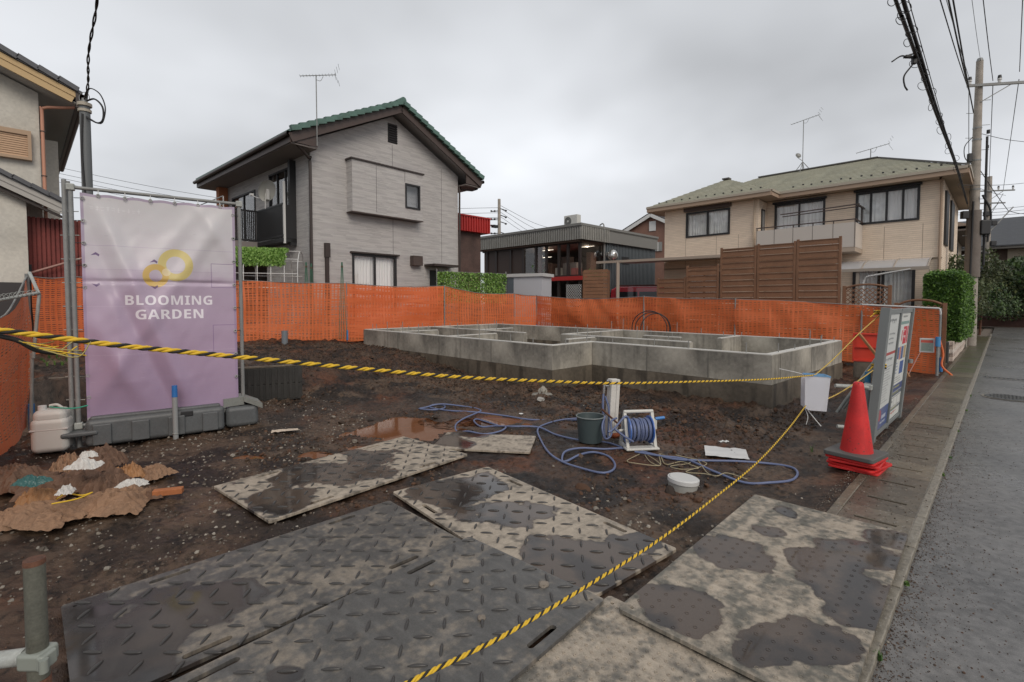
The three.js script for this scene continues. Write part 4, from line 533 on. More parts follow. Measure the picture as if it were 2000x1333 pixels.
{ // ---------------- buildings in the middle distance
  const ro = P(958, 500, 23); ro.y = .4; const rf = frame(ro, 45), rb = T('red_fascia_building', 'dark brown building with a red corrugated fascia beside the grey house', 'building', null, ro, rf.rot), rust = mottled([.085, .05, .042], .7, { tile: 2, size: 256, seed: 151, coarse: .6, fine: .3 });
  const yT = hit(rf, 950, 428, 0)[1], yB = hit(rf, 950, 456, 0)[1]; M(rb, 'wall', b2(-5, -.35, -.4, yB + .02, -4, -.3), rust); M(rb, 'fascia_backing', b2(-5, 0, yB, yT, -4, -.05), MT.redMetal); for (let i = 0; i < 34; i++) M(rb, 'fascia_rib', b2(-.01 - i * .15, -.085 - i * .15, yB, yT, -.05, 0), MT.redMetal); M(rb, 'fascia_cap', b2(-5, .03, yT, yT + .06, -4, .03), MT.redMetal); M(rb, 'floodlight', [bx(.3, .12, .16, .18, yB + .35, .1), bar([0, yB + .4, 0], [.15, yB + .4, .08], .02)], MT.black); M(rb, 'faded_poster', b2(-3.5, -2.6, 1.2, 2.0, -.3, -.28), std(.16, .06, .03, .8));

  const co = P(1135, 440, 24); co.y = .4; const cf = frame(co, 135), cb = T('cafe_building', 'dark glazed building with grey ribbed fascia and lit ceiling tubes inside', 'building', null, co, cf.rot), rib = mottled([.27, .27, .255], .55, { tile: 1.5, size: 128, seed: 153, coarse: .2 }), ribD = std(.20, .20, .19, .55), side1 = std(.115, .135, .15, .5), fr = std(.028, .02, .018, .5);
  const L = 7.6, DD = -7.5, t1 = 4.86, t0 = 4.22;
  M(cb, 'roof', b2(-L, 0, t1 - .05, t1 + .05, DD, 0), ribD); M(cb, 'fascia_cap', [b2(-L, .04, t1, t1 + .12, -.06, .04), b2(-.02, .045, t1, t1 + .118, DD, -.06)], ribD); M(cb, 'fascia_backing', [b2(-L, -.03, t0, t1, -.12, -.06), b2(-.06, -.02, t0, t1, DD, -.12)], ribD);
  for (let i = 0; i < 50; i++) M(cb, 'fascia_rib', b2(-.02 - i * .15, -.11 - i * .15, t0 - .02, t1, -.06, -.01), rib); for (let i = 0; i < 16; i++) M(cb, 'fascia_rib', b2(-.02, 0.03, t0 - .02, t1, -.05 - i * .15, -.14 - i * .15), rib);
  // corrugated right-hand wall continuing behind the corner bay
  for (let i = 0; i < 34; i++) M(cb, 'wall_rib', b2(-.24, -.18, -.4, t1 - .02, -2.5 - i * .15, -2.58 - i * .15), side1); M(cb, 'side_wall', b2(-.3, -.24, -.4, t1 - .04, DD, -2.45), side1);
  M(cb, 'rear_wall', [b2(-L, -.3, -.4, t0, DD, DD + .1), b2(-L, -L + .1, -.4, t0, DD, -.5)], std(.16, .12, .1, .8)); M(cb, 'ceiling', b2(-L, -.31, t0 - .1, t0, DD + .1, -.13), std(.12, .08, .06, .8)); M(cb, 'middle_floor', b2(-L, -.31, 2.3, 2.45, DD + .1, -.5), MT.interior);
  const mull = [-7.2, -6.4, -5.2, -4.2, -3.3, -2.55, -1.7, -1.1, -.36]; M(cb, 'window_frame', [b2(-L, -.3, t0 - .16, t0 - .05, -.45, -.35), b2(-L, -.3, 2.4, 2.5, -.45, -.35), ...mull.map(x => b2(x - .06, x + .06, -.3, t0 - .1, -.46, -.34)), b2(-.38, -.28, -.3, t0 - .1, -2.45, -2.35), b2(-.37, -.29, 2.4, 2.5, -2.4, -.4)], fr);
  for (let i = 0; i < mull.length - 1; i++) { const solid = i < 3; M(cb, solid ? 'wall_panel' : 'pane', b2(mull[i] + .06, mull[i + 1] - .06, 2.5, t0 - .16, -.41, -.4), solid ? std(.05, .032, .026, .6) : MT.glass); M(cb, 'pane', b2(mull[i] + .06, mull[i + 1] - .06, -.2, 2.3, -.41, -.4), i < 5 ? std(.03, .025, .022, .3) : MT.glass); } M(cb, 'pane', b2(-.335, -.325, 2.5, t0 - .16, -2.35, -.46), MT.glass);
  M(cb, 'brick_pier', b2(-3.35, -3.1, 2.5, t0 - .1, -.7, -.5), std(.12, .06, .045, .8)); M(cb, 'red_band', b2(-2.6, .05, 2.22, 2.42, -.45, -.2), MT.redMetal); M(cb, 'white_post', b2(-2.62, -2.48, -.4, 2.2, -.36, -.26), MT.white); M(cb, 'white_lattice', lattice(.95, 1.1, .14, .02).map(g => g.translate(-1.1, .9, -.25)), MT.white);
  // ceiling tubes: lit lamps seen through the glass
  const lampM = new THREE.MeshStandardMaterial({ color: 0xffffff, emissive: 0xfff2dc, emissiveIntensity: .75 }); let q = 0;
  for (const [px, py, len] of [[1070, 489, .8], [1068, 503, .7], [1052, 496, .35], [1055, 501, .4], [1147, 482, .9]]) { const [x, y] = hit(cf, px, py, -1.6 - .6 * (q++ % 3)); const z = -1.6 - .6 * ((q - 1) % 3); const lm = M(cb, 'ceiling_lamp', bar([x - len / 2, y, z], [x + len / 2, y + .0, z], .02), lampM); if (q < 6) { const pl = new THREE.PointLight(0xfff0d8, .25, 7); pl.position.copy(co).addScaledVector(cf.X, x).addScaledVector(cf.Z, z + .08).add(V3(0, y - .06, 0)); pl.castShadow = true; scene.add(pl); } }
  for (const [x, w, h, z, c] of [[-3.0, .7, .75, -1.2, [.2, .11, .07]], [-2.1, .5, 1.1, -1.6, [.14, .09, .07]], [-1.3, .9, .7, -1.0, [.24, .2, .17]], [-.9, .3, 1.3, -2.1, [.16, .08, .05]], [-3.8, .5, .9, -1.8, [.2, .16, .12]], [-1.9, .3, .45, -.75, [.4, .36, .3]], [-.8, .35, .4, -.7, [.35, .12, .1]]]) M(cb, 'indoor_furniture', rbx(w, h, .5, .03, x, 2.45 + h / 2, z), std(...c, .7));
  M(cb, 'vent_duct', [new THREE.SphereGeometry(.28, 16, 12).scale(1, 1.15, 1).translate(.12, 3.55, -2.55), bar([-.2, 3.6, -2.6], [.1, 3.6, -2.6], .18, 14)], std(.62, .62, .6, .2, { metalness: .8 })); M(cb, 'roof_conduit', tube([[0, 4.4, -1.9], [.02, 5.0, -1.9], [-.1, 5.16, -1.95], [-.3, 5.1, -2.0]], .035, 16, 6), MT.insul); M(cb, 'side_window', b2(-.19, -.16, 3.2, 3.6, -4.6, -3.9), MT.dark); M(cb, 'awning_pole', b2(-.22, -.16, -.3, t0, -2.3, -2.22), MT.insul);
  for (const [px, n, l] of [[1155, 260, 'leafy green pot plant on the cafe window ledge'], [1040, 90, 'small pot plant inside the dark glazed building']]) { const [x] = hit(cf, px, 520, -.1), t = T('pot_plant', l, 'plant', null, co.clone().addScaledVector(cf.X, px > 1100 ? .35 : x).addScaledVector(cf.Z, px > 1100 ? -.9 : -.75).add(V3(0, px > 1100 ? 2.0 : 2.45, 0))); M(t, 'pot', cyl(.1, .14, .2), MT.rust); M(t, 'leaves', leafGeo(n, r => [(r() - .5) * .9, .25 + r() * .45, (r() - .5) * .5], .08, .18, px), MT.leaf[0]); if (px > 1100) M(t, 'shelf', b2(-.4, .4, -.04, 0, -.25, .25), MT.brownTrim), M(t, 'shelf_leg', [b2(-.36, -.32, -2.0, -.04, -.02, .02), b2(.32, .36, -2.0, -.04, -.02, .02)], MT.brownTrim); }
  // air conditioner on its roof
  const a0 = P(1118, 441, 25.3), at = T('air_conditioner', 'white outdoor air conditioner unit on the grey ribbed roof', 'air conditioner', null, V3(a0.x, co.y + t1 + .05, a0.z), rad(90 - 135) + .0); M(at, 'casing', rbx(.85, .6, .32, .02, 0, .34, 0), std(.56, .56, .53, .5)); M(at, 'fan_grille', [new THREE.TorusGeometry(.21, .012, 6, 28).translate(-.16, .34, .165), new THREE.TorusGeometry(.13, .008, 6, 24).translate(-.16, .34, .168)], MT.steel); M(at, 'fan_disc', new THREE.CircleGeometry(.205, 28).translate(-.16, .34, .1625), std(.12, .125, .12, .6)); M(at, 'fan_hub', new THREE.CircleGeometry(.06, 16).translate(-.16, .34, .17), std(.5, .5, .48, .5)); M(at, 'foot', [bx(.06, .05, .34, -.3, .02, 0), bx(.06, .05, .34, .3, .02, 0)], MT.black);

  // brown gable house far behind
  const bo = P(1275, 480, 36); bo.y = .4; const bf = frame(bo, 128), bh = T('brown_house', 'distant brown gabled house with white trim between the cafe and the beige house', 'house', null, bo, bf.rot), ap = hit(bf, 1271, 420, 0), le = hit(bf, 1205, 462, 0), bw = mottled([.23, .125, .095], .85, { tile: 2, size: 256, seed: 157 }); const sl2 = (ap[1] - le[1]) / (ap[0] - le[0]), hw = ap[0] - le[0];
  M(bh, 'wall', wallGeo([[ap[0] - hw, -.4], [ap[0] + hw, -.4], [ap[0] + hw, le[1]], [ap[0], ap[1]], [ap[0] - hw, le[1]]], [], 5, -.2), bw); for (const s of [-1, 1]) { M(bh, 'roof_slope', s < 0 ? slab([ap[0] - hw - .3, le[1] - .3 * sl2 + .2, .1], [ap[0], ap[1] + .2, .1], [ap[0], ap[1] + .2, -6], [ap[0] - hw - .3, le[1] - .3 * sl2 + .2, -6], .1) : slab([ap[0], ap[1] + .2, .1], [ap[0] + hw + .3, le[1] - .3 * sl2 + .2, .1], [ap[0] + hw + .3, le[1] - .3 * sl2 + .2, -6], [ap[0], ap[1] + .2, -6], .1), std(.05, .045, .045, .6)); M(bh, 'white_bargeboard', beam([ap[0] + s * (hw + .3), le[1] - .3 * sl2 - .04, .08], [ap[0], ap[1] - .02, .08], .05, .24), MT.white); }
  const vw = hit(bf, 1275, 442, -.2); M(bh, 'gable_vent', b2(vw[0] - .25, vw[0] + .25, vw[1] - .35, vw[1] + .35, -.2, -.14), MT.white); const bw2 = hit(bf, 1278, 482, -.2); M(bh, 'window', [b2(bw2[0] - 1.5, bw2[0] + .6, bw2[1] - .35, bw2[1] + .3, -.2, -.14)], MT.insul); M(bh, 'window_bar', [-1.2, -.7, -.2, .3].map(x => b2(bw2[0] + x - .04, bw2[0] + x + .04, bw2[1] - .35, bw2[1] + .3, -.14, -.11)), MT.white);
  antenna('roof_antenna', 'small television aerial on the brown gabled house', bo.clone().addScaledVector(bf.X, ap[0] - 1.2).addScaledVector(bf.Z, -3).add(V3(0, ap[1] - 1.2 * sl2 + .2, 0)), .85, bf.X.clone(), 1.0, 8);

  // pale storage shed
  const so = P(1025, 580, 20.6); so.y = .3; const sf = frame(so, 118), sh = T('storage_shed', 'pale grey steel storage shed behind the orange net corner', 'shed', null, so, sf.rot), sx0 = hit(sf, 992, 560)[0], sx1 = hit(sf, 1058, 560)[0], sy = hit(sf, 1030, 537)[1], sm = std(.47, .48, .52, .5); M(sh, 'body', b2(sx0, sx1, 0, sy - .08, -1.0, 0), sm); M(sh, 'roof', b2(sx0 - .06, sx1 + .1, sy - .08, sy + .05, -1.05, .08), std(.53, .53, .53, .5)); M(sh, 'side_door', b2(sx0 - .02, sx0 + .28, 0, sy - .12, -.02, .015), std(.10, .12, .14, .5));

  // artificial ivy screen and its posts
  const iv = T('ivy_screen', 'bright green artificial ivy screen above the orange net', 'hedge screen'), i0 = fp(853, 18.0, 531, .3), i1 = fp(988, 19.3, 536, .3), pl = (s, hh, w) => [mix(i0.x, i1.x, s) + w * .7, mix(mix(i0.y1, i1.y1, s) - 1.15, mix(i0.y1, i1.y1, s), hh), mix(i0.z, i1.z, s) + w * .7]; MT.leaf.forEach((m, k) => M(iv, 'leaves', leafGeo(1700, r => pl(r(), Math.pow(r(), .9), (r() - .5) * .12), .06, .12, 300 + k), leafC(...[[.24, .43, .08], [.34, .52, .15], [.15, .29, .06]][k]))); M(iv, 'post', [i0, i1].map(p => bar([p.x, .3, p.z], [p.x, p.y1 + .1, p.z], .02)), MT.steel); M(iv, 'wire', bar([i0.x, i0.y1 + .02, i0.z], [i1.x, i1.y1 + .02, i1.z], .006), MT.steel);

  // arched garden frame with ivy cover
  const ar = T('arched_garden_frame', 'white hooped pipe frame carrying green ivy before the grey house', 'garden frame'), q0 = P(462, 555, 14.5), q1 = P(588, 555, 15.0), dir = q1.clone().sub(q0).setY(0).normalize(), nn = V3(dir.z, 0, -dir.x), len = q0.distanceTo(q1), pt = (s, a) => { const R = .8; return q0.clone().addScaledVector(dir, s * len).addScaledVector(nn, Math.cos(a) * R).setY(.5 + 1.85 + Math.max(0, Math.sin(a)) * .72); };
  for (let k = 0; k < 6; k++) M(ar, 'hoop', tube([pt(k / 5, 0).setY(.5), pt(k / 5, 0), pt(k / 5, .5), pt(k / 5, 1.1), pt(k / 5, 1.57), pt(k / 5, 2.1), pt(k / 5, 2.7), pt(k / 5, 3.14), pt(k / 5, 3.14).setY(.5)], .013, 40, 6), MT.white); for (const a of [0, .7, 1.57, 2.5, 3.14]) M(ar, 'purlin', bar(pt(0, a), pt(1, a), .011), MT.white); M(ar, 'purlin', bar(pt(0, 3.14).setY(1.95), pt(1, 3.14).setY(1.95), .011), MT.white);
  for (let k = 0; k < 3; k++) M(ar, 'ivy_leaves', leafGeo(3200, r => { const a = 1.5 + 1.35 * r(), p = pt(r() * .95 - .15, a); return [p.x + (r() - .5) * .06, p.y + .03 + (r() - .5) * .08, p.z + (r() - .5) * .06]; }, .05, .11, 320 + k), leafC(...[[.26, .44, .09], [.36, .54, .15], [.17, .32, .06]][k]));
  for (const px of [598, 668, 608]) { const p = P(px, 540, px === 608 ? 14.9 : 14.4), tp = T('plant_stakes', 'green garden stakes tied into a wigwam before the grey wall', 'plant support', 'garden stake wigwams', V3(p.x, .45, p.z)); for (let k = 0; k < 4; k++) M(tp, 'stake', bar([.12 * Math.cos(k * 1.57), 0, .12 * Math.sin(k * 1.57)], [.015 * Math.cos(k * 1.57), 2.25, .015 * Math.sin(k * 1.57)], .008, 5), std(.05, .16, .10, .5)); M(tp, 'tie', bx(.05, .05, .05, 0, 2.12, 0), MT.rust); }
}
{ // ---------------- carport, van, slat fences, lattice gates
  const cp = T('carport', 'flat bronze carport roof on a slim pale post over the red van', 'carport'), a = P(1165, 511, 21), b = P(1425, 497, 18.2), al = std(.33, .27, .22, .5); const dirv = V3(1, 0, -1).normalize(); const c = b.clone().addScaledVector(dirv, 3), d = a.clone().addScaledVector(dirv, 3); M(cp, 'roof_sheet', slab(a, b, c.setY(b.y + .1), d.setY(a.y + .1), .03), std(.4, .33, .27, .35, { transmission: .3, thickness: 0 })); M(cp, 'edge_beam', beam(a.clone().add(V3(0, -.05, 0)), b.clone().add(V3(0, -.05, 0)), .08, .1), al); const pp = P(1207, 515, 20.5); M(cp, 'post', b2(pp.x - .06, pp.x + .06, .1, pp.y + .05, pp.z - .06, pp.z + .06), al);
  const vn0 = P(1253, 575, 24); const v = T('red_van', 'red van parked under the carport, only its roof above the net', 'van', null, V3(vn0.x + .4, .3, vn0.z), rad(-20)); // body length along x
  const prof = [[-1.75, .35], [1.75, .35], [1.78, .95], [1.55, 1.05], [1.15, 1.82], [.9, 1.9], [-1.5, 1.92], [-1.7, 1.8], [-1.78, 1.0]], red = std(.45, .015, .03, .25, { clearcoat: 1, clearcoatRoughness: .05 }); M(v, 'body', new THREE.ExtrudeGeometry(shapeOf(prof), { depth: 1.4, bevelEnabled: true, bevelSize: .05, bevelThickness: .05, bevelSegments: 2 }).translate(0, 0, -.7), red);
  M(v, 'side_glass', [b2(-1.45, -.5, 1.15, 1.72, .751, .757), b2(-.42, .5, 1.15, 1.72, .751, .757), b2(.58, 1.0, 1.15, 1.6, .751, .757)], std(.02, .025, .03, .05)); M(v, 'rear_glass', b2(-1.838, -1.832, 1.15, 1.7, -.6, .6), std(.02, .025, .03, .05)); M(v, 'headlight', [b2(1.78, 1.84, .75, .92, -.62, -.35)], MT.insul); M(v, 'headlight', [b2(1.78, 1.84, .75, .92, .35, .62)], MT.insul); for (const x of [-1.15, 1.15]) for (const z of [-.68, .68]) { const w = M(v, 'wheel', new THREE.CylinderGeometry(.3, .3, .2, 20).rotateX(Math.PI / 2).translate(x, .3, z), MT.black); M(w, 'rim', new THREE.CylinderGeometry(.18, .18, .21, 12).rotateX(Math.PI / 2).translate(x, .3, z), MT.steel); }
  const gh0 = P(1250, 560, 27), sg = T('garden_shed', 'low cream shed with dark red roof edge behind the red van', 'shed', null, V3(gh0.x, .3, gh0.z), rad(-20)); M(sg, 'body', bx(2.6, 2.0, 1.6, 0, 1, 0), std(.5, .45, .36, .8)); M(sg, 'roof', bx(2.9, .14, 1.9, 0, 2.07, 0), std(.1, .03, .025, .6));

  const brown = mottled([.245, .122, .064], .6, { tile: 1.1, size: 256, seed: 161, coarse: .2, fine: .2, bump: .0006 }), brown2 = brown.clone(); brown2.color.setRGB(.82, .82, .82);
  const R = fp(1838, 10.35, 605, 0), run = frame(V3(R.x + .45, 0, R.z - .45), 135); // x along the fence towards the street
  const panel = (px0, px1, topPy, label, n) => { const [x0, y0] = hit(run, px0, topPy), [x1, y1] = hit(run, px1, topPy), top = (y0 + y1) / 2, t = T('slat_fence_panel', label, 'fence', 'brown slat fence panels', run.o.clone().addScaledVector(run.X, x0), run.rot), w = x1 - x0, pit = .165, m = Math.ceil(top / pit); for (const px of [.03, w - .03]) M(t, 'post', rbx(.06, top + .04, .06, .006, px, (top + .04) / 2, 0), brown2); for (let k = 0; k < m; k++) { const y = k * pit + .02, hh = Math.min(pit - .012, top - y); if (hh > .03) { M(t, 'slat', beam([.06, y + hh / 2, .004], [w - .06, y + hh / 2, .004], .022, hh).rotateX(0), brown); M(t, 'slat_lip', b2(.06, w - .06, y + hh - .02, y + hh, .015, .03), brown2); } } return t; };
  panel(1557, 1645, 468, 'tallest brown slat fence panel, ending at the lattice gate'); panel(1480, 1556, 477, 'tall brown slat fence panel between two other tall panels'); panel(1408, 1479, 485, 'tall brown slat fence panel beside the step down to a lower one'); panel(1341, 1405, 521, 'medium brown slat fence panel, one step below the tall ones'); panel(1284, 1340, 545, 'lowest brown slat fence panel at the carport');
  { const o = P(1190, 580, 20.8), f2 = frame(o.setY(.2), 120), [x0, y] = hit(f2, 1141, 531), t = T('slat_fence_panel', 'separate low brown slat panel with a corner post before the glazed building', 'fence', 'brown slat fence panels', o, f2.rot); for (let k = 0; k * .155 < y - .15; k++) M(t, 'slat', b2(x0, -.06, .1 + k * .155, .1 + k * .155 + .14, -.01, .012), brown); M(t, 'post', [b2(-.06, 0.02, 0, y + .03, -.03, .03)], brown2); M(t, 'post', [b2(x0 - .05, x0, 0, y + .03, -.03, .03)], brown2); }
  const gate = (px0, px1, py, pyMid, label, g0) => { const [x0, y0] = hit(run, px0, py), [x1, y1] = hit(run, px1, py), top = (y0 + y1) / 2, mid = hit(run, (px0 + px1) / 2, pyMid)[1], w = x1 - x0, t = T('lattice_gate', label, 'lattice', 'brown lattice panels', run.o.clone().addScaledVector(run.X, x0), run.rot), lh = Math.min(.55, top - .2); M(t, 'lattice', lattice(w - .1, lh, .11, .018).map(g => g.translate(.05, top - lh + .0, 0)), brown); M(t, 'top_arch', tube([[0.03, top, 0], [w * .25, mix(top, mid, .75), 0], [w / 2, mid, 0], [w * .75, mix(top, mid, .75), 0], [w - .03, top, 0]], .028, 20, 6), brown2); M(t, 'post', [bx(.07, top + .06, .07, .03, (top + .06) / 2, 0)], brown2); M(t, 'post', [bx(.07, top + .06, .07, w - .03, (top + .06) / 2, 0)], brown2); M(t, 'lower_rail', b2(.06, w - .06, top - lh - .09, top - lh, -.02, .02), brown2); for (let k = 0; k < 5; k++) M(t, 'slat', b2(.06, w - .06, .05 + k * (top - lh - .16) / 5, .05 + (k + .9) * (top - lh - .16) / 5, -.012, .012), brown); };
  gate(1647, 1742, 563, 556, 'arched brown lattice panel beside the tallest slat panel'); gate(1748, 1850, 597, 586, 'arched brown lattice panel behind the notice on the net');
}
{ // ---------------- hedge, blocks, gateposts by the street
  const q = (u, v, y) => { const [x, z] = xzOf(u, v); return V3(x, y, z); };
  const hd = T('clipped_hedge', 'clipped green conifer hedge on a low pale block wall by the road', 'hedge', null, q(17.3, .76, 0), Math.PI / 4); // x along street
  const Lh = 5.6, Dh = .78, h0 = .5, h1 = 2.36; const inside = (r) => { const f = r(); let x, y, z; const s = r(); if (f < .36) { x = 0; y = r(); z = r(); } else if (f < .64) { z = 0; x = r(); y = r(); } else if (f < .82) { y = 1; x = r(); z = r(); } else { x = r(); y = r(); z = r(); } const j = (r() > .85 ? .17 : .07) * (r() - .3) , nn = .16 * (fbm(x * 5 + y * 3, z * 4 + y * 5, 7, 3) - .5); return [x * Lh + (f < .36 ? j + nn - .06 : 0), h0 + Math.min(y, 1) * (h1 - h0) - (y > .93 ? .05 * r() + .06 * (Math.pow(Math.abs(x - .5) * 2, 6) + Math.pow(Math.abs(z - .5) * 2, 6)) : 0) + (f >= .64 && f < .82 ? j : 0), -z * Dh - (f >= .36 && f < .64 ? -(nn + j) : 0)]; };
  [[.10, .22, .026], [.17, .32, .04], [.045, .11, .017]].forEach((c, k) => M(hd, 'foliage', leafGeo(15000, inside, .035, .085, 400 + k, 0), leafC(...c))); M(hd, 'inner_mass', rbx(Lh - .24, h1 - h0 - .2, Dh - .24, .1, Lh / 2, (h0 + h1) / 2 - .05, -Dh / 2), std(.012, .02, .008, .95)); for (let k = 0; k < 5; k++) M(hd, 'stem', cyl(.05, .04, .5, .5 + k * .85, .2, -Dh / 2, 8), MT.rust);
  const bl = T('block_wall', 'low pale split-stone block wall edging the hedge bed', 'wall', null, q(17.1, .9, 0), Math.PI / 4), st = [[.55, .47, .42], [.48, .40, .36], [.58, .52, .48]].map((c, k) => mottled(c, .85, { tile: .5, size: 128, seed: 170 + k, bump: .006 }));
  for (let r = 0; r < 5; r++) for (let k = 0; k < 14; k++) M(bl, 'block', rbx(.375, .098, .12, .012, k * .39 + (r % 2) * .19, .05 + r * .104, -.04 + rr(-.008, .008)), st[(k * 3 + r) % 3]); for (let r = 0; r < 5; r++) for (let k = 0; k < 2; k++) M(bl, 'block', rbx(.12, .098, .3, .012, -.2 + rr(-.01, .01), .05 + r * .104, -.2 - k * .31 - (r % 2) * .1), st[(k + r) % 3]);
  for (let k = 0; k < 3; k++) M(bl, 'pier', rbx(.3, .66, .22, .02, 5.6 + k * 1.9, .33, -.05), MT.concrete); M(bl, 'brick_infill', b2(5.7, 11, .0, .42, -.1, -.02), std(.24, .12, .09, .85));
  M(bl, 'drive_slab', bx(3.0, .04, .9, -1.75, .0, -.5), MT.gutter);
  const gp = T('gate_post', 'black square gatepost with a low concrete stub beside the net end', 'post', null, q(16.6, .98, 0), Math.PI / 4); M(gp, 'post', rbx(.16, 1.35, .16, .01, .1, .67, -.15), MT.black); M(gp, 'stub', rbx(.2, .55, .2, .02, -.25, .27, -.05), std(.05, .048, .045, .8)); M(gp, 'letter_plate', rbx(.18, .35, .1, .01, -.2, .72, -.1), MT.black);
  // young pines and shrubs behind
  const shrub = (name, label, cat, p, w, h, n, cols, seed, s0, s1, grp) => { const t = T(name, label, cat, grp, p); M(t, 'trunk', [bar([0, 0, 0], [.05, h * .55, .03], .05, 7, .03), bar([.03, h * .3, 0], [w * .25, h * .6, .1], .025, 6, .012), bar([.03, h * .35, 0], [-w * .22, h * .65, -.1], .025, 6, .012)], MT.rust); const blobs = Array.from({ length: 16 }, (_, i) => { const r = mulberry(seed + i * 7), a = r() * 6.28, rad0 = Math.sqrt(r()) * w * .38, y = h * (.28 + .62 * r()); return [Math.cos(a) * rad0, y, Math.sin(a) * rad0, w * (.14 + .12 * r())]; }); cols.forEach((c, k) => M(t, 'crown', leafGeo(n / cols.length | 0, r => { const b = blobs[Math.floor(r() * 16)], u = r() * 2 - 1, a = r() * 6.28, q2 = Math.sqrt(1 - u * u), d = b[3] * (.75 + .35 * r()); return [b[0] + Math.cos(a) * q2 * d, b[1] + u * d * .8, b[2] + Math.sin(a) * q2 * d]; }, s0, s1, seed + k), leafC(...c))); return t; };
  const gr = [[.05, .10, .025], [.09, .16, .04], [.03, .06, .018]];
  shrub('pine_tree', 'small cloud-pruned pine beside the concrete pole above the hedge', 'tree', q(24.9, 1.25, 0), 1.9, 3.5, 3000, [[.08, .115, .035], [.12, .15, .06], [.05, .075, .025]], 500, .08, .17);
  shrub('pine_tree', 'slim garden pine on the far side of the concrete pole', 'tree', q(29.5, .95, 0), 2.2, 4.0, 3000, [[.09, .115, .04], [.055, .08, .03]], 510, .08, .16);
  shrub('shrub', 'dark rounded garden shrub behind the end of the hedge', 'shrub', q(31.5, .75, 0), 2.6, 2.9, 3600, gr, 520, .08, .17, 'shrubs along the far road');
  shrub('shrub', 'broad shrub with yellowish new shoots at the end of the road', 'shrub', q(42.8, .6, 0), 4.2, 3.4, 4200, [[.06, .10, .03], [.14, .16, .05], [.03, .06, .02]], 530, .13, .26, 'shrubs along the far road');
  shrub('shrub', 'large dark evergreen shrub at the right of the road end', 'shrub', q(43.2, -1.5, 0), 4.8, 4.3, 6000, gr, 540, .14, .3, 'shrubs along the far road');
  const wall = T('road_end_wall', 'low dark red brick wall closing the end of the road', 'wall', null, q(42.6, 0, 0), -Math.PI / 4); M(wall, 'wall', b2(-4, 9, 0, .55, -.15, 0), mottled([.075, .035, .028], .85, { tile: 1, size: 256, seed: 181 })); M(wall, 'coping', b2(-4.02, 9.02, .55, .62, -.2, .04), std(.09, .06, .05, .8));
  // houses further down the street
  const n0 = q(32.5, 1.9, .2), nh = T('street_house', 'cream house with brown tile roof beyond the beige house', 'house', null, n0, Math.PI / 4), cw = mottled([.42, .36, .29], .85, { tile: 2, size: 256, seed: 183 }); M(nh, 'wall', b2(0, 8, 0, 4.9, -7, 0), cw); M(nh, 'roof_slope', slab([-.8, 4.95, .8], [8.8, 4.95, .8], [6.5, 6.7, -3.5], [1.5, 6.7, -3.5], .15), std(.17, .12, .085, .7)); M(nh, 'roof_slope', slab([-.8, 4.95, -7.8], [-.8, 4.95, .8], [1.5, 6.7, -3.5], [1.5, 6.7, -3.51], .15), std(.17, .12, .085, .7)); M(nh, 'eave', b2(-.8, 8.8, 4.72, 4.93, -7.8, .8), std(.16, .13, .11, .7)); for (const x of [1.2, 3.4]) { const w = M(nh, 'window', b2(x, x + .7, 2.9, 4.5, 0, .05), MT.brownMetal); M(w, 'pane', b2(x + .06, x + .64, 2.96, 4.44, .05, .056), std(.05, .06, .07, .1)); } M(nh, 'porch', slab([1, 2.6, 1.1], [3.5, 2.6, 1.1], [3.5, 2.9, 0], [1, 2.9, 0], .1), MT.brownMetal); M(nh, 'door', b2(1.6, 2.6, 0, 2.2, 0, .04), std(.22, .1, .06, .6)); M(nh, 'downpipe', bar([-.06, 0, .06], [-.06, 4.7, .06], .05), cw);
  const f0 = q(47, 3.5, .2), fh = T('far_house', 'far two-storey house with dark tile roof, cream panel and brown cladding', 'house', null, f0, -Math.PI / 4); const bw = mottled([.10, .065, .05], .85, { tile: 2, size: 128, seed: 187 }); M(fh, 'wall', b2(-3, 13, 0, 5.0, -6, 0), bw); M(fh, 'cream_panel', b2(3.6, 6.0, 2.2, 5.0, 0, .08), cw); M(fh, 'cream_panel', b2(8.3, 10.5, 2.6, 5, 0, .08), cw); M(fh, 'roof', slab([-3.8, 5.1, 1], [13.8, 5.1, 1], [12, 7.4, -3.5], [-2, 7.4, -3.5], .15), mottled([.065, .07, .08], .6, { tile: 1, size: 128, seed: 189 })); M(fh, 'eave', b2(-3.8, 13.8, 4.86, 5.04, -6, 1), std(.12, .11, .1, .7)); for (const x of [1.2, 6.4, 10.8]) { const w = M(fh, 'window', b2(x, x + 1.7, 3.0, 4.4, 0, .06), MT.black); M(w, 'pane', b2(x + .08, x + 1.62, 3.08, 4.32, .06, .07), std(.16, .18, .2, .1)); } M(fh, 'balcony', b2(6.2, 13, 2.5, 3.4, 0, .8), MT.brownMetal); M(fh, 'lower_band', b2(-3, 13, 2.3, 2.45, 0, .1), MT.brownTrim);
}
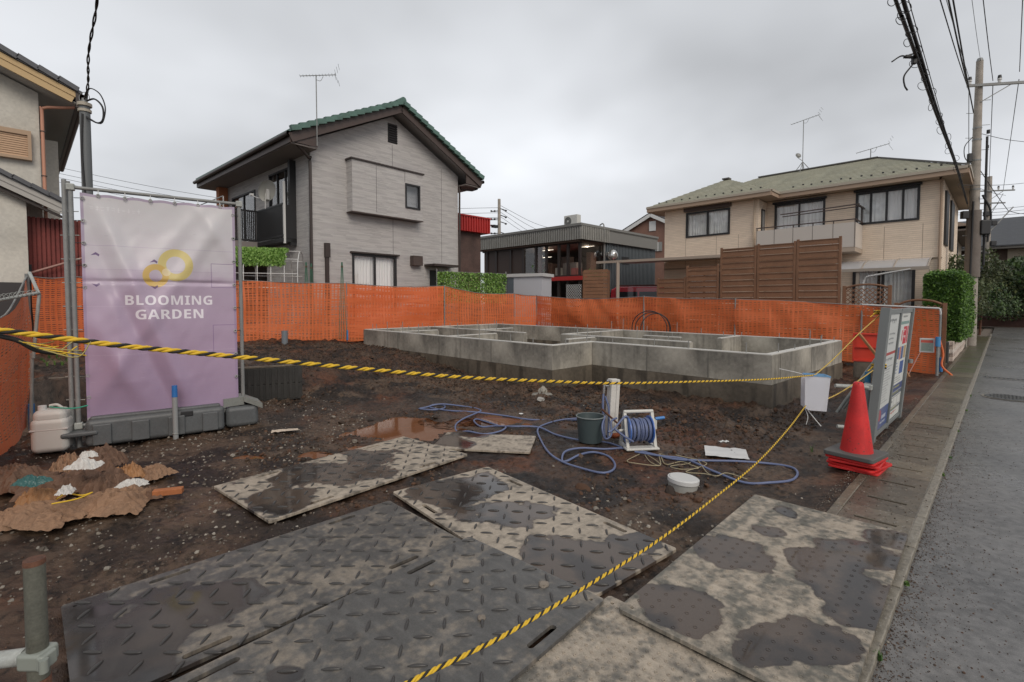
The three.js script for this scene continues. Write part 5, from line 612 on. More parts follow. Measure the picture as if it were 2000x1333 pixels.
// ------------------------------------------------------------------ poles and wires
function utilityPole(label, base, h, r0, r1, arms, rot, extra) {
  const t = T('utility_pole', label, 'utility pole', 'concrete utility poles', base, rot); M(t, 'shaft', bar([0, 0, 0], [0, h, 0], r0, 18, r1), MT.pole);
  for (const [y, x0, x1, ins] of arms) { M(t, 'cross_arm', [beam([x0, y, .16], [x1, y, .16], .07, .08), beam([x1 * .55, y, .16], [0, y - .55, .12], .03, .03)], MT.steel); for (const x of ins) { const n = M(t, 'insulator', [cyl(.045, .045, .1, x, y + .04, .16, 10), cyl(.065, .05, .05, x, y + .14, .16, 10)], MT.white); M(n, 'cap', cyl(.06, .045, .1, x, y + .19, .16, 10), MT.black); } }
  if (extra) extra(t); return t;
}
const wireOf = (label, group, pts, r = .009, sag = .15) => { const t = T('overhead_wire', label, 'wire', group); for (let i = 0; i < pts.length - 1; i++) { const a = vec(pts[i]), b = vec(pts[i + 1]), m = a.clone().lerp(b, .5); m.y -= sag; M(t, 'span', tube([a, m, b], r, 24, 5), MT.wire); } return t; };
{
  const pb = P(1899, 530, 17.2), base = V3(pb.x, 0, pb.z), top = P(1914, 120, 17.2).y;
  utilityPole('tall concrete utility pole with one wide cross-arm beside the clipped hedge', base, top, .185, .095, [[P(1915, 170, 17.2).y, -.45, 1.65, [-.38, .5, 1.55]]], Math.PI / 2 - rad(100), t => {
    for (let k = 0; k < 14; k++) M(t, 'step_bolt', bar([(k % 2 ? 1 : -1) * .1, 3 + k * .42, 0], [(k % 2 ? 1 : -1) * .36, 3 + k * .42, .02], .009, 5), MT.steel);
    for (const y of [4.6, 5.4, 6.4, 7.1, 7.5]) M(t, 'band', cyl(.195 - .09 * y / top, .194 - .09 * y / top, .05, 0, y, 0, 14), MT.steel); M(t, 'conduit', [bar([.27, 2.8, .1], [.24, 7.2, .1], .035), bar([-.17, .5, .16], [-.14, 5.0, .16], .03)], MT.wire);
    M(t, 'clamp_box', [rbx(.2, .26, .16, .02, -.35, 4.55, .1), rbx(.12, .3, .12, .02, -.26, 6.5, .1), rbx(.3, .5, .3, .04, .22, 4.1, .1), cyl(.05, .05, .12, .27, 7.3, .1, 10), cyl(.04, .04, .1, .26, 6.8, .1, 10)], MT.black); M(t, 'jumper', [tube([[-.2, 7.2, .1], [-.42, 6.9, .1], [-.4, 6.5, .1], [-.2, 6.3, .1]], .014, 16, 5), tube([[.1, 5.2, .2], [.4, 4.6, .15], [.3, 3.6, .2]], .03, 16, 6)], MT.wire); M(t, 'sleeve', cyl(.215, .2, 2.3, 0, 2.4, 0, 16), mottled([.17, .145, .13], .8, { tile: .8, size: 128, seed: 191 })); M(t, 'cap', cyl(.1, .07, .1, 0, top, 0, 12), MT.steel);
  });
  const pb2 = P(1928, 500, 32), t2 = P(1931, 345, 32).y; utilityPole('far concrete utility pole crowded with clamps further down the street', V3(pb2.x, 0, pb2.z), t2, .2, .12, [[P(1930, 374, 32).y, -2.0, 1.3, [-1.8, 0.4, 1.2]], [P(1930, 398, 32).y, -.8, .8, []]], Math.PI / 2 - rad(100), t => { M(t, 'clamp_box', [4.6, 5.3, 5.9, 6.6, 7.2].map((y, k) => rbx(.3, .3, .25, .03, (k % 2 ? .2 : -.2), y, .15)), MT.black); for (const [a, b] of [[[0, 6.0, .1], [1.3, 7.6, .1]], [[0, 5.9, .1], [-1.0, 6.4, .1]], [[0, 4.9, .1], [-1.6, 4.5, .1]]]) M(t, 'brace_arm', bar(a, b, .035), MT.insul); });
  const mp = P(975, 460, 38), mt = P(975, 389, 38).y; utilityPole('distant concrete utility pole with short insulator arms above the red fascia', V3(mp.x, 0, mp.z), mt, .17, .11, [], 0, t => { for (const [y, s] of [[-.9, -1], [-1.5, -1], [-2.0, -1], [-2.6, -1]]) M(t, 'insulator_arm', [bar([0, mt + y, 0], [-.65 - .2 * (y === -1.5), mt + y - .05, 0], .035), cyl(.07, .07, .12, -.6, mt + y - .08, 0, 8), cyl(.07, .07, .12, -.35, mt + y - .08, 0, 8)], MT.black); for (const y of [-.7, -1.2, -1.7, -2.5]) M(t, 'insulator_arm', [bar([0, mt + y, 0], [.6, mt + y - .2, 0], .035), cyl(.07, .07, .12, .5, mt + y - .25, 0, 8)], MT.black); });
  // distant wires
  for (const [y0, y1] of [[404, 408], [414, 418], [424, 427], [430, 432]]) wireOf('thin distant wire between the grey house and the distant pole', 'distant wires', [P(700, y0 - 4, 42), P(972, y1 - 2, 38.2)], .014, .2);
  for (const [y0, px, y1] of [[402, 1100, 452], [408, 1100, 466], [415, 1080, 470], [424, 1060, 465]]) wireOf('thin distant wire falling from the distant pole behind the glazed building', 'distant wires', [P(978, y0, 38.2), P(px, y1, 46)], .014, .3);
  for (const [ya, yb] of [[333, 392], [345, 402], [353, 412], [362, 420]]) wireOf('thin wire in the sky between the service pole and the grey house', 'thin wires behind the banner', [P(30, ya - 24, 40), P(560, yb + 16, 40)], .015, .25);
  // street cables overhead
  const PP = (px, py, d) => P(px, py, d);
  const bundle = T('cable_bundle', 'thick black lashed cable bundle with loops running to the concrete pole', 'cable'), A = P(1890, 398, 17.0), B = P(1866, 320, 13.5), C = P(1826, 215, 10), Dd = P(1788, 105, 7.9), E = P(1750, 0, 6.5), Fx = P(1715, -110, 5.6);
  const spine = curve([A, B, C, Dd, E, Fx]); const off = (dx, dy, a, b, n = 24) => curve(Array.from({ length: n }, (_, i) => { const s = mix(a, b, i / (n - 1)); return spine.getPoint(s).add(V3(dx * s, dy * s, 0)); }));
  M(bundle, 'cable', tube(off(0, 0, 0, 1), .022, 90, 7), MT.wire); M(bundle, 'cable', tube(off(.11, .04, 0, 1), .026, 90, 7), MT.wire); M(bundle, 'cable', tube(off(.03, -.04, 0, .75), .02, 70, 6), MT.wire);
  for (let k = 0; k < 34; k++) { const s = .1 + k * .026, p = spine.getPoint(Math.min(.99, s)), R = .05 + .035 * hash(k, 3); M(bundle, 'lashing_loop', new THREE.TorusGeometry(R, .005, 5, 16).rotateX(rr(-.5, .5)).rotateY(rr(-.4, .4)).translate(p.x + (k % 3 - 1) * .07 + .02, p.y - .01 - .02 * (k % 2), p.z), MT.wire); }
  { const p = spine.getPoint(.59), w = (a) => tube(a.map(q => p.clone().add(V3(...q))), .012, 24, 6); M(bundle, 'splice_tails', [w([[0, 0, 0], [-.12, -.03, .02], [-.25, .0, .02], [-.4, -.09, .02]]), w([[0, 0, 0], [-.05, -.12, 0], [-.18, -.3, 0], [-.17, -.45, 0], [-.12, -.53, 0]]), w([[0, .05, 0], [-.1, .03, 0], [-.2, -.02, 0]])], MT.wire); M(bundle, 'splice_box', [rbx(.07, .14, .06, .015, p.x - .03, p.y - .05, p.z), rbx(.1, .05, .05, .015, p.x - .13, p.y, p.z)], MT.black); }
  const g1 = 'street wires overhead';
  const W = (pts, r, s = .05) => wireOf(pts.length > 2 && pts[1][1] < 1 ? (r > .015 ? 'thick black overhead line meeting the tall pole below its cross-arm' : r < .008 ? 'hair-thin overhead wire coming along the street to the tall pole' : 'overhead wire ending at an insulator of the tall pole') : pts[1][2] > 30 && pts[0][2] > 30 ? 'thin distant wire crossing behind the far pole' : 'slack wire between the tall pole and the far pole', g1, pts.map(p => P(...p)), r, s);
  W([[1896, 420, 17], [1775, 0, 6.6], [1755, -70, 5.8]], .006); W([[1893, 178, 17], [1837, 0, 11.4], [1815, -80, 9]], .013); W([[1895, 185, 17], [1853, 0, 11.5], [1835, -80, 9]], .019); W([[1902, 220, 17.1], [1862, 0, 11], [1850, -80, 9]], .018); W([[1896, 160, 17], [1849, 0, 11.2], [1840, -60, 9]], .007); W([[1916, 120, 17.2], [1899, 0, 12.5], [1893, -60, 11]], .006); W([[1940, 158, 17.2], [1921, 0, 12.8], [1915, -60, 11]], .011); W([[1992, 140, 17.2], [1998, 0, 13], [2002, -60, 11.5]], .011);
  W([[1940, 165, 17.2], [1932, 370, 32]], .012); W([[1991, 155, 17.2], [1960, 372, 32]], .012); W([[1893, 180, 17], [1893, 330, 17.3], [1898, 520, 22]], .01); W([[1912, 260, 17.2], [2010, 278, 20]], .01); W([[1908, 322, 17.3], [1970, 412, 24], [2010, 418, 26]], .014); W([[1880, 362, 15], [2010, 357, 24]], .01); W([[1905, 365, 18], [1965, 382, 30]], .01);
  for (const [y0, y1] of [[410, 402], [416, 409], [420, 416], [468, 472], [476, 474]]) W([[1870, y0, 36], [2015, y1, 34]], .014, .1); W([[1960, 378, 30], [1935, 420, 32]], .012);
}
// ------------------------------------------------------------------ banner panel
{
  const a = G(164, 872), b = P(471, 600, 6.1); b.y = 0; const az = Math.atan2(b.x - a.x, a.z - b.z) * 180 / Math.PI, f = frame(a.clone().setY(0), az), L = a.clone().setY(0).distanceTo(b), t = T('banner_panel', 'purple printed site banner laced to a steel pipe frame', 'banner', null, f.o, f.rot);
  const hT = hit(f, 147, 366)[1], hB = hit(f, 300, 812)[1] - .025, pipe = MT.steel, x0 = -.04, x1 = L;
  for (const [x, y1] of [[x0, hT], [x1, hT]]) M(t, 'frame_post', bar([x, -.02, -.02], [x, y1 + .03, -.02], .021, 12), pipe); M(t, 'rear_post', [bar([x0 - .055, 0, -.06], [x0 - .055, hT + .08, -.06], .021, 12), bar([x0 - .03, .1, -.14], [x0 - .03, hT + .08, -.14], .018, 10)], pipe); for (const [y] of [[hT], [hB]]) M(t, 'frame_rail', bar([x0, y, -.02], [x1, y, -.02], .019, 12), pipe); M(t, 'corner_clamp', [[x0, hT], [x1, hT], [x0, hB], [x1, hB]].map(([x, y]) => rbx(.07, .07, .07, .01, x, y, -.02)), MT.galv); for (let k = 0; k < 9; k++) M(t, 'side_hook', bar([x0 - .1, .5 + k * .25, -.1], [x0 + .06, .5 + k * .25, 0], .005, 5), MT.galv);
  const bw = L - .09, bx0 = .035, by1 = hT - .05, by0 = hB + .025, bh = by1 - by0, NX = 110, NY = 170, g = new THREE.PlaneGeometry(bw, bh, NX, NY).translate(bx0 + bw / 2, (by0 + by1) / 2, .02), p = g.attributes.position;
  for (let i = 0; i < p.count; i++) { const x = (p.getX(i) - bx0) / bw, y = (p.getY(i) - by0) / bh, ed = Math.min(1, 5 * Math.min(x, 1 - x)) * Math.min(1, 6 * Math.min(y, 1 - y)); const fold = (c, d, w) => Math.exp(-Math.pow((x * c + y * (1 - Math.abs(c)) - d) / w, 2)); let z = .03 * Math.sin(x * 3.1 + 1) * Math.sin(y * 4); z += .020 * fold(.62, .42, .035) - .016 * fold(.62, .34, .03) + .012 * fold(-.5, .02, .035) + .006 * fold(-.45, .2, .03) + .016 * fold(.55, .22, .04) - .01 * fold(.0, .62, .008) + .012 * fold(.5, .86, .03); z += .012 * (fbm(x * 4 + y * 2, y * 6 - x * 3, 303, 3) - .5) + .02 * Math.sin(y * 62) * Math.exp(-x * 30) * .3; p.setZ(i, p.getZ(i) + 2.3 * z * (.25 + .75 * ed)); p.setY(i, p.getY(i) - .012 * Math.pow(Math.sin(x * Math.PI * 6), 2) * Math.pow(y, 8)); }
  g.computeVertexNormals();
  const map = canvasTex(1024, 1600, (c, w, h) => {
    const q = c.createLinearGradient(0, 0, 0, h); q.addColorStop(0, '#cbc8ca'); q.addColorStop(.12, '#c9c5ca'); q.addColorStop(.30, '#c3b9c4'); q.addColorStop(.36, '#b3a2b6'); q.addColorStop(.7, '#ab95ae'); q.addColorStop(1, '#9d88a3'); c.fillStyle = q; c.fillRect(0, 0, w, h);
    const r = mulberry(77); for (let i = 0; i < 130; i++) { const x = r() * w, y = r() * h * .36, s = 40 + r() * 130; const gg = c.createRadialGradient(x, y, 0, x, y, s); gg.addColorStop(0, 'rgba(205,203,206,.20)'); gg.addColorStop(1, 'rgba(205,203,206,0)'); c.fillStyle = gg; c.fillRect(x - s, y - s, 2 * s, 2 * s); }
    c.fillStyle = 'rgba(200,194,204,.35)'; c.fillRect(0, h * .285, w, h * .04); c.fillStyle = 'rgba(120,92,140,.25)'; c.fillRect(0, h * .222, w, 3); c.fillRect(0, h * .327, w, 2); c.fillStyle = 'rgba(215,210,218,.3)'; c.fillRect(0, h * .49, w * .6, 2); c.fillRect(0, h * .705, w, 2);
    // logo: two linked rings
    c.lineWidth = 52; const gr = (x, y, rr0, lw, s) => { c.lineWidth = lw; c.strokeStyle = s; c.beginPath(); c.arc(x, y, rr0, 0, 6.29); c.stroke(); }; const sc = w / 740; gr(425 * sc, 345 * sc, 67 * sc, 40 * sc, 'rgba(208,190,118,.9)'); gr(327 * sc, 405 * sc, 47 * sc, 31 * sc, 'rgba(204,172,98,.95)'); c.fillStyle = 'rgba(232,222,206,.55)'; c.beginPath(); c.arc(378 * sc, 385 * sc, 21 * sc, 0, 6.29); c.fill();
    c.fillStyle = 'rgba(236,232,238,.95)'; c.textAlign = 'center'; c.font = 'bold ' + Math.round(70 * sc) + 'px sans-serif'; const txt = (s, y, W) => { c.save(); const m = c.measureText(s).width; c.translate(395 * sc, y); c.scale(W / m, 1); c.fillText(s, 0, 0); c.restore(); }; txt('BLOOMING', 560 * sc, 440 * sc); txt('GARDEN', 635 * sc, 345 * sc);
    c.fillStyle = 'rgba(222,220,224,.55)'; for (let i = 0; i < 10; i++) { c.fillRect((40 + i * 23) * sc, (62 + (i > 4 ? 6 : 0)) * sc, 16 * sc, 3 * sc); c.fillRect((42 + i * 23) * sc, (70 + (i % 3) * 4) * sc, 12 * sc, 3 * sc); if (i % 2) c.fillRect((47 + i * 23) * sc, 58 * sc, 4 * sc, 24 * sc); }
    c.strokeStyle = 'rgba(110,84,128,.65)'; c.lineWidth = 4; c.strokeRect(w * .82, h * .285, w * .17, h * .115); c.strokeRect(w * .825, h * .585, w * .17, h * .14); c.fillStyle = 'rgba(196,188,200,.5)'; c.fillRect(w * .83, h * .295, w * .15, h * .055);
    c.fillStyle = 'rgba(92,70,112,.8)'; for (const [x, y, s] of [[.075, .262, 1], [.43, .285, 1], [.43, .402, -1], [.075, .395, -1]]) { c.save(); c.translate(x * w, y * h); c.scale(1, s); c.beginPath(); c.moveTo(-26, 8); c.lineTo(4, -16); c.lineTo(26, 0); c.lineTo(22, 14); c.lineTo(4, 2); c.closePath(); c.fill(); c.restore(); }
    c.strokeStyle = 'rgba(150,130,160,.6)'; c.lineWidth = 26; c.strokeRect(6, 6, w - 12, h - 12); for (let i = 0; i < 260; i++) { c.fillStyle = r() > .5 ? 'rgba(90,70,90,.10)' : 'rgba(225,220,226,.14)'; c.fillRect(r() * w, r() * h, 2 + r() * 26, 1 + r() * 3); }
  });
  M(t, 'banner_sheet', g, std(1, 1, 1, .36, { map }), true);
  const eye = new THREE.TorusGeometry(.014, .005, 6, 14), ties = (x, y, dx, dy) => { M(t, 'eyelet', eye.clone().translate(x, y, .032), MT.galv); M(t, 'tie', bar([x, y, .03], [x + dx, y + dy, -.01], .004, 5), dy ? MT.white : MT.black); };
  for (let k = 0; k < 11; k++) ties(bx0 + .02, mix(by0 + .04, by1 - .06, k / 10), -.07, 0); for (let k = 0; k < 9; k++) ties(bx0 + bw - .02, mix(by0 + .1, by1 - .1, k / 8), .06, .0); for (let k = 0; k < 6; k++) { ties(mix(bx0 + .15, bx0 + bw - .15, k / 5), by1 - .02, 0, .07); ties(mix(bx0 + .15, bx0 + bw - .15, k / 5), by0 + .02, 0, -.08); }
  // plastic water weights
  const wt = T('water_weight', 'long dark grey plastic water weight holding down the banner frame', 'weight', null, f.o.clone().addScaledVector(f.Z, -.12), f.rot), gp = mottled([.10, .108, .115], .5, { tile: .8, size: 128, seed: 195, coarse: .25 }); M(wt, 'tank', [rbx(1.28, .29, .4, .05, .66, .145, .04), rbx(1.2, .05, .34, .02, .66, .295, .04)], gp); for (let k = 0; k < 4; k++) M(wt, 'rib', rbx(.16, .22, .03, .012, .16 + k * .33, .13, .25), gp); M(wt, 'handle_recess', rbx(.12, .06, .02, .008, .92, .25, .242), MT.black); M(wt, 'lip', rbx(.3, .05, .46, .02, -.02, .16, .05), gp);
  const w2 = T('water_weight', 'short pale grey water weight with chamfered top under the banner edge', 'weight', null, f.o.clone().addScaledVector(f.X, L - .02).addScaledVector(f.Z, -.1), f.rot), lg = mottled([.2, .21, .2], .5, { tile: .8, size: 128, seed: 196 }); M(w2, 'tank', [rbx(.36, .26, .36, .06, .0, .13, 0)], gp); M(w2, 'lid', [slab([-.2, .36, .14], [.02, .37, .14], [.02, .37, -.14], [-.2, .36, -.14], .1), slab([.02, .37, .16], [.22, .27, .2], [.22, .27, -.18], [.02, .37, -.16], .06)], lg);
  // stub pipe with blue sleeve
  const sp = G(343, 856), pt = T('stake_pipe', 'grey stake pipe with a bright blue top in front of the banner', 'pipe', null, sp); M(pt, 'pipe', cyl(.027, .027, .5, 0, -.02, 0, 14), std(.28, .29, .29, .5)); M(pt, 'sleeve', cyl(.029, .027, .13, 0, .47, 0, 14), MT.blue); M(pt, 'wire_tie', new THREE.TorusGeometry(.03, .004, 5, 18).rotateX(1.4).translate(0, .05, 0), MT.galv);
}
{ // ---------------- jerry can
  const p = G(104, 880), t = T('jerry_can', 'white translucent plastic jerry can with a teal cord beside the banner', 'container', null, p, .5); const pl = std(.64, .62, .58, .4, { transmission: .12, thickness: 0 }); M(t, 'tank', [rbx(.30, .36, .26, .06, 0, .18, 0, 4), rbx(.27, .14, .23, .06, 0, .37, 0, 4)], pl); M(t, 'waist', rbx(.304, .02, .264, .01, 0, .24, 0), std(.5, .46, .43, .5)); M(t, 'cap', cyl(.035, .035, .05, -.07, .43, .02, 14), MT.white); M(t, 'handle', tube([[.09, .43, 0], [.04, .475, 0], [-.02, .47, 0]], .014, 12, 8), pl); M(t, 'cord', tube([[-.02, .46, 0], [.05, .455, .06], [.2, .44, .1], [.3, .45, .05]], .007, 20, 6), std(.04, .33, .22, .6));
}
// ------------------------------------------------------------------ ropes
function rope(label, pts, R, pitch, strands = [MT.yellow, MT.yellow, MT.ropeBlack]) {
  const c = curve(pts), L = c.getLength(), t = T('warning_rope', label, 'rope', 'yellow and black ropes'), n = Math.ceil(L / pitch * 9), up = V3(0, 1, 0);
  const fr = Array.from({ length: n + 1 }, (_, i) => { const p = c.getPointAt(i / n), T0 = c.getTangentAt(i / n), a = T0.clone().cross(up).normalize(), b = a.clone().cross(T0); return [p, a, b]; });
  strands.forEach((m, k) => { const ph = k * Math.PI * 2 / strands.length, q = fr.map(([p, a, b], i) => { const an = i / n * L / pitch * Math.PI * 2 + ph; return p.clone().addScaledVector(a, Math.cos(an) * R * .52).addScaledVector(b, Math.sin(an) * R * .52); }); M(t, m === MT.ropeBlack ? 'black_strand' : 'yellow_strand', new THREE.TubeGeometry(new THREE.CatmullRomCurve3(q), n, R * .56, 6), m); }); return t;
}
{
  const a = P(0, 645, .88), b = P(1592, 738, 4.3), dOf = px => { const k = (px - 1000) / F, t = (k * -a.z - a.x) / ((b.x - a.x) - k * (-b.z + a.z)); return mix(-a.z, -b.z, t); };
  const R1 = [[-90, 640], [0, 646], [120, 661], [250, 677], [470, 698], [700, 720], [900, 737], [1070, 745], [1200, 749], [1350, 746], [1500, 741], [1592, 733]]; rope('thick yellow and black rope stretched across the plot in front of the banner', R1.map(([x, y]) => P(x, y, dOf(x))), .0058, .052);
  const fray = T('rope_tail', 'frayed loose tail of the yellow and black rope', 'rope'); M(fray, 'tail', tube([P(-40, 650, .87), P(30, 664, .9), P(70, 684, .92), P(110, 690, .94)], .0045, 24, 6), MT.ropeBlack); for (let k = 0; k < 9; k++) M(fray, 'fibre', tube([P(20 + k * 8, 660 + k * 3, .9), P(70 + k * 10, 672 + k * 2 + (k % 3) * 5, .92), P(105 + k * 9, 668 + (k % 4) * 9, .94)], .0011, 12, 4), k % 2 ? MT.yellow : std(.4, .33, .12, .8));
  const a2 = P(800, 1333, .9), b2_ = P(1574, 795, 4.3), d2 = px => { const k = (px - 1000) / F, t = (k * -a2.z - a2.x) / ((b2_.x - a2.x) - k * (-b2_.z + a2.z)); return mix(-a2.z, -b2_.z, t); };
  rope('yellow and black rope slanting down from the hanging box over the mats', [[700, 1392], [800, 1333], [900, 1284], [1000, 1233], [1150, 1143], [1280, 1060], [1380, 985], [1480, 903], [1540, 838], [1574, 793]].map(([x, y]) => P(x, y, d2(x))), .005, .043);
  const tan3 = [std(.6, .45, .16, .7), MT.yellow, std(.22, .17, .08, .7)]; rope('thin rope climbing from the hanging box to the signboard top', [P(1592, 733, 4.3), P(1630, 700, 4.7), P(1680, 650, 5.1), P(1723, 612, 5.38)], .0055, .03, tan3); rope('thin rope looping from the hanging box to the middle of the signboard', [P(1604, 785, 4.35), P(1640, 768, 4.6), P(1680, 742, 5.0), P(1708, 722, 5.3), P(1716, 716, 5.36)], .0055, .03, tan3);
  const kn = T('rope_knot', 'yellow rope knots tied round the signboard post', 'rope'); for (const [px, py] of [[1717, 612], [1712, 717]]) { const p = P(px, py, 5.33); for (let k = 0; k < 4; k++) M(kn, 'turn', new THREE.TorusGeometry(.065, .006, 6, 18).rotateX(Math.PI / 2 + rr(-.25, .25)).translate(p.x + .05, p.y - .01 + k * .011, p.z - .03), k % 2 ? MT.yellow : MT.ropeBlack); for (let k = 0; k < 3; k++) M(kn, 'tail', tube([p, p.clone().add(V3(-.03 - .02 * k, .03 - .02 * k, .03)), p.clone().add(V3(-.07 - .03 * k, .02 - .03 * k, .05))], .0045, 10, 5), MT.yellow); }
  // translucent box hung on the rope
  const c = P(1592, 766, 4.28), bxg = T('hanging_box', 'frosted white plastic box hanging from the rope beside the red cone', 'box', null, c, -.25); bxg.rotation.z = -.03; const fp2 = std(.9, .9, .93, .3, { transmission: .6, thickness: 0 }); const sh = shapeOf([[-.10, .12], [-.085, .15], [.09, .15], [.095, .13], [.08, -.155], [-.06, -.155], [-.09, -.13]]); M(bxg, 'front', new THREE.ExtrudeGeometry(sh, { depth: .004, bevelEnabled: false }).translate(0, 0, .055), fp2); M(bxg, 'back', new THREE.ExtrudeGeometry(sh, { depth: .004, bevelEnabled: false }).translate(0, 0, -.055), fp2); M(bxg, 'side', [quadGeo([-.1, .12, -.055], [-.1, .12, .058], [-.09, -.13, .058], [-.09, -.13, -.055]), quadGeo([.095, .13, -.055], [.095, .13, .058], [.08, -.155, .058], [.08, -.155, -.055]), quadGeo([-.06, -.155, -.055], [.08, -.155, -.055], [.08, -.155, .058], [-.06, -.155, .058])], fp2); M(bxg, 'rim', [bx(.17, .012, .012, .0, .15, .057), bx(.17, .012, .012, 0, .15, -.053), bx(.012, .014, .12, .092, .145, 0), bx(.012, .014, .12, -.088, .145, 0)], std(.14, .3, .5, .5)); M(bxg, 'sheet_inside', bx(.14, .24, .003, 0, -.01, .0), std(.6, .6, .64, .7)); M(bxg, 'string', [tube([[-.09, .14, 0], [-.14, .16, .02], [-.3, .19, .03]], .003, 12, 5), tube([[-.07, -.15, 0], [-.05, -.22, .02], [-.06, -.29, .02]], .003, 12, 5), tube([[-.06, -.15, 0], [.0, -.23, .03], [.05, -.29, .04]], .004, 12, 5)], MT.white);
}
{ // ---------------- signboard with notices
  const a = G(1700, 868), f = frame(a.clone().setY(0), 46), t = T('site_signboard', 'grey steel signboard with two printed site notices standing by the gutter', 'signboard', null, f.o, f.rot), _tilt = (t.rotation.order = 'YXZ', t.rotation.x = .075), fr = std(.20, .215, .215, .5), y1 = 1.47, y0 = .05, W = 1.75;
  M(t, 'post', [b2(-.02, .1, 0, y1 + .02, -.05, .03)], fr); M(t, 'post', [b2(.84, .9, .02, y1 - .02, -.03, .02)], fr); M(t, 'post', [b2(W - .08, W + .02, 0, y1, -.05, .03)], fr); M(t, 'rail', [b2(.1, .84, y1 - .05, y1, -.03, .018), b2(.9, W - .08, y1 - .05, y1 - .001, -.03, .018), b2(.1, .84, y0, y0 + .04, -.03, .018), b2(.9, W - .08, y0, y0 + .041, -.03, .018)], fr); M(t, 'backing', [b2(.1, .84, y0 + .04, y1 - .05, -.02, -.01), b2(.9, W - .08, y0 + .04, y1 - .05, -.02, -.01)], MT.steel);
  const lines = (c, x, y, w, h, n, col, seed) => { const r = mulberry(seed); c.fillStyle = col; for (let i = 0; i < n; i++) { const yy = y + i * h / n, lh = h / n * .55; let xx = x; const end = x + w * (.55 + .45 * r()); while (xx < end) { const cw = lh * (.5 + .7 * r()); c.fillRect(xx, yy + lh * .2 * r(), cw * .75, lh * (.25 + .5 * r())); if (r() > .5) c.fillRect(xx + cw * .3, yy, cw * .16, lh); xx += cw; } } };
  const A = canvasTex(512, 900, (c, w, h) => { c.fillStyle = '#c9ccca'; c.fillRect(0, 0, w, h); lines(c, 60, 40, 400, 70, 1, '#5c5f62', 1); lines(c, 150, 150, 280, 110, 3, '#6a6d70', 2); c.fillStyle = '#b04743'; c.fillRect(0, 300, w, 22); lines(c, 40, 345, 430, 50, 1, '#77797c', 3); lines(c, 40, 410, 440, 300, 14, '#8a8c8e', 4); const q = c.createLinearGradient(0, 740, w, h); q.addColorStop(0, '#7d6a86'); q.addColorStop(.5, '#5d678e'); q.addColorStop(1, '#3f5385'); c.fillStyle = q; c.fillRect(0, 735, w, h - 735); c.fillStyle = '#a55a62'; c.beginPath(); c.ellipse(150, 790, 60, 45, .3, 0, 6.3); c.fill(); c.fillStyle = '#aab3c4'; c.fillRect(240, 800, 180, 30); lines(c, 200, 850, 260, 36, 1, '#c8cdd6', 5); });
  const B = canvasTex(512, 900, (c, w, h) => { c.fillStyle = '#d2d4d0'; c.fillRect(0, 0, w, h); lines(c, 140, 24, 300, 40, 1, '#6b6e70', 6); c.fillStyle = '#7f9a94'; c.fillRect(20, 74, 470, 26); c.fillStyle = '#c02d3c'; c.fillRect(240, 120, 170, 150); c.fillRect(430, 120, 60, 150); lines(c, 250, 140, 150, 110, 2, '#e6d3d0', 7); c.fillStyle = '#c02d3c'; c.fillRect(160, 150, 40, 90); c.fillStyle = '#4a5c8c'; c.fillRect(30, 290, 120, 100); c.fillRect(240, 290, 110, 110); c.fillStyle = '#c2603e'; c.fillRect(165, 290, 60, 110); c.fillStyle = '#b49a6c'; c.fillRect(370, 290, 110, 110); c.fillStyle = '#3f5894'; c.fillRect(250, 420, 190, 110); lines(c, 40, 420, 130, 110, 4, '#5b6d9a', 8); lines(c, 30, 545, 450, 60, 3, '#777a7c', 9); c.fillStyle = '#434d7c'; c.fillRect(0, 612, w, 60); lines(c, 40, 628, 420, 30, 1, '#c9c455', 10); c.fillStyle = '#5c6470'; c.fillRect(0, 676, w, 34); lines(c, 40, 682, 400, 22, 1, '#b9b34e', 11); c.strokeStyle = '#55585a'; c.lineWidth = 5; for (let i = 0; i < 3; i++) c.strokeRect(40 + i * 150, 722, 130, 80); lines(c, 60, 745, 80, 36, 1, '#202224', 12); c.fillStyle = '#6d7378'; c.fillRect(0, 812, w, 22); lines(c, 50, 815, 380, 15, 1, '#c3bd56', 13); lines(c, 40, 846, 400, 44, 1, '#b0584e', 14); });
  M(t, 'left_notice', new THREE.PlaneGeometry(.70, y1 - y0 - .1).translate(.47, (y0 + y1) / 2, .004), std(1, 1, 1, .45, { map: A }), true); M(t, 'right_notice', new THREE.PlaneGeometry(.74, y1 - y0 - .1).translate(1.285, (y0 + y1) / 2, .004), std(1, 1, 1, .45, { map: B }), true);
  M(t, 'clamp', [rbx(.14, .06, .09, .01, .02, .62, -.08), rbx(.14, .06, .09, .01, .02, .16, -.08)], MT.galv); M(t, 'brace_pipe', [bar([-.02, .62, -.06], [-.3, .62, -.32], .021), bar([-.02, .16, -.06], [-.2, .16, -.28], .021), bar([1.3, 1.2, -.06], [1.3, 0, -.6], .021), bar([1.6, 1.2, -.06], [1.6, 0, -.6], .021)], MT.galv); M(t, 'end_bolt', cyl(.03, .03, .05, W, .75, .05, 10), MT.insul);
  const sp = G(1683, 760, .0), s2 = T('stake_pipe', 'short grey stake pipe with a faded blue top behind the red cone', 'pipe', null, V3(4.55, 0, -6.25)); M(s2, 'pipe', cyl(.03, .03, .5, 0, 0, 0, 12), std(.28, .29, .29, .5)); M(s2, 'sleeve', cyl(.033, .033, .2, 0, .45, 0, 12), std(.05, .22, .4, .5)); const s3p = P(1829, 655, 10.2); const s3 = T('stake_pipe', 'grey stake pipe with a blue cap at the end of the orange net', 'pipe', null, V3(s3p.x, 0, s3p.z + .05)); M(s3, 'pipe', cyl(.025, .025, .72, 0, 0, 0, 12), MT.steel); M(s3, 'sleeve', cyl(.045, .045, .2, 0, .62, 0, 12), std(.06, .25, .5, .5));
}
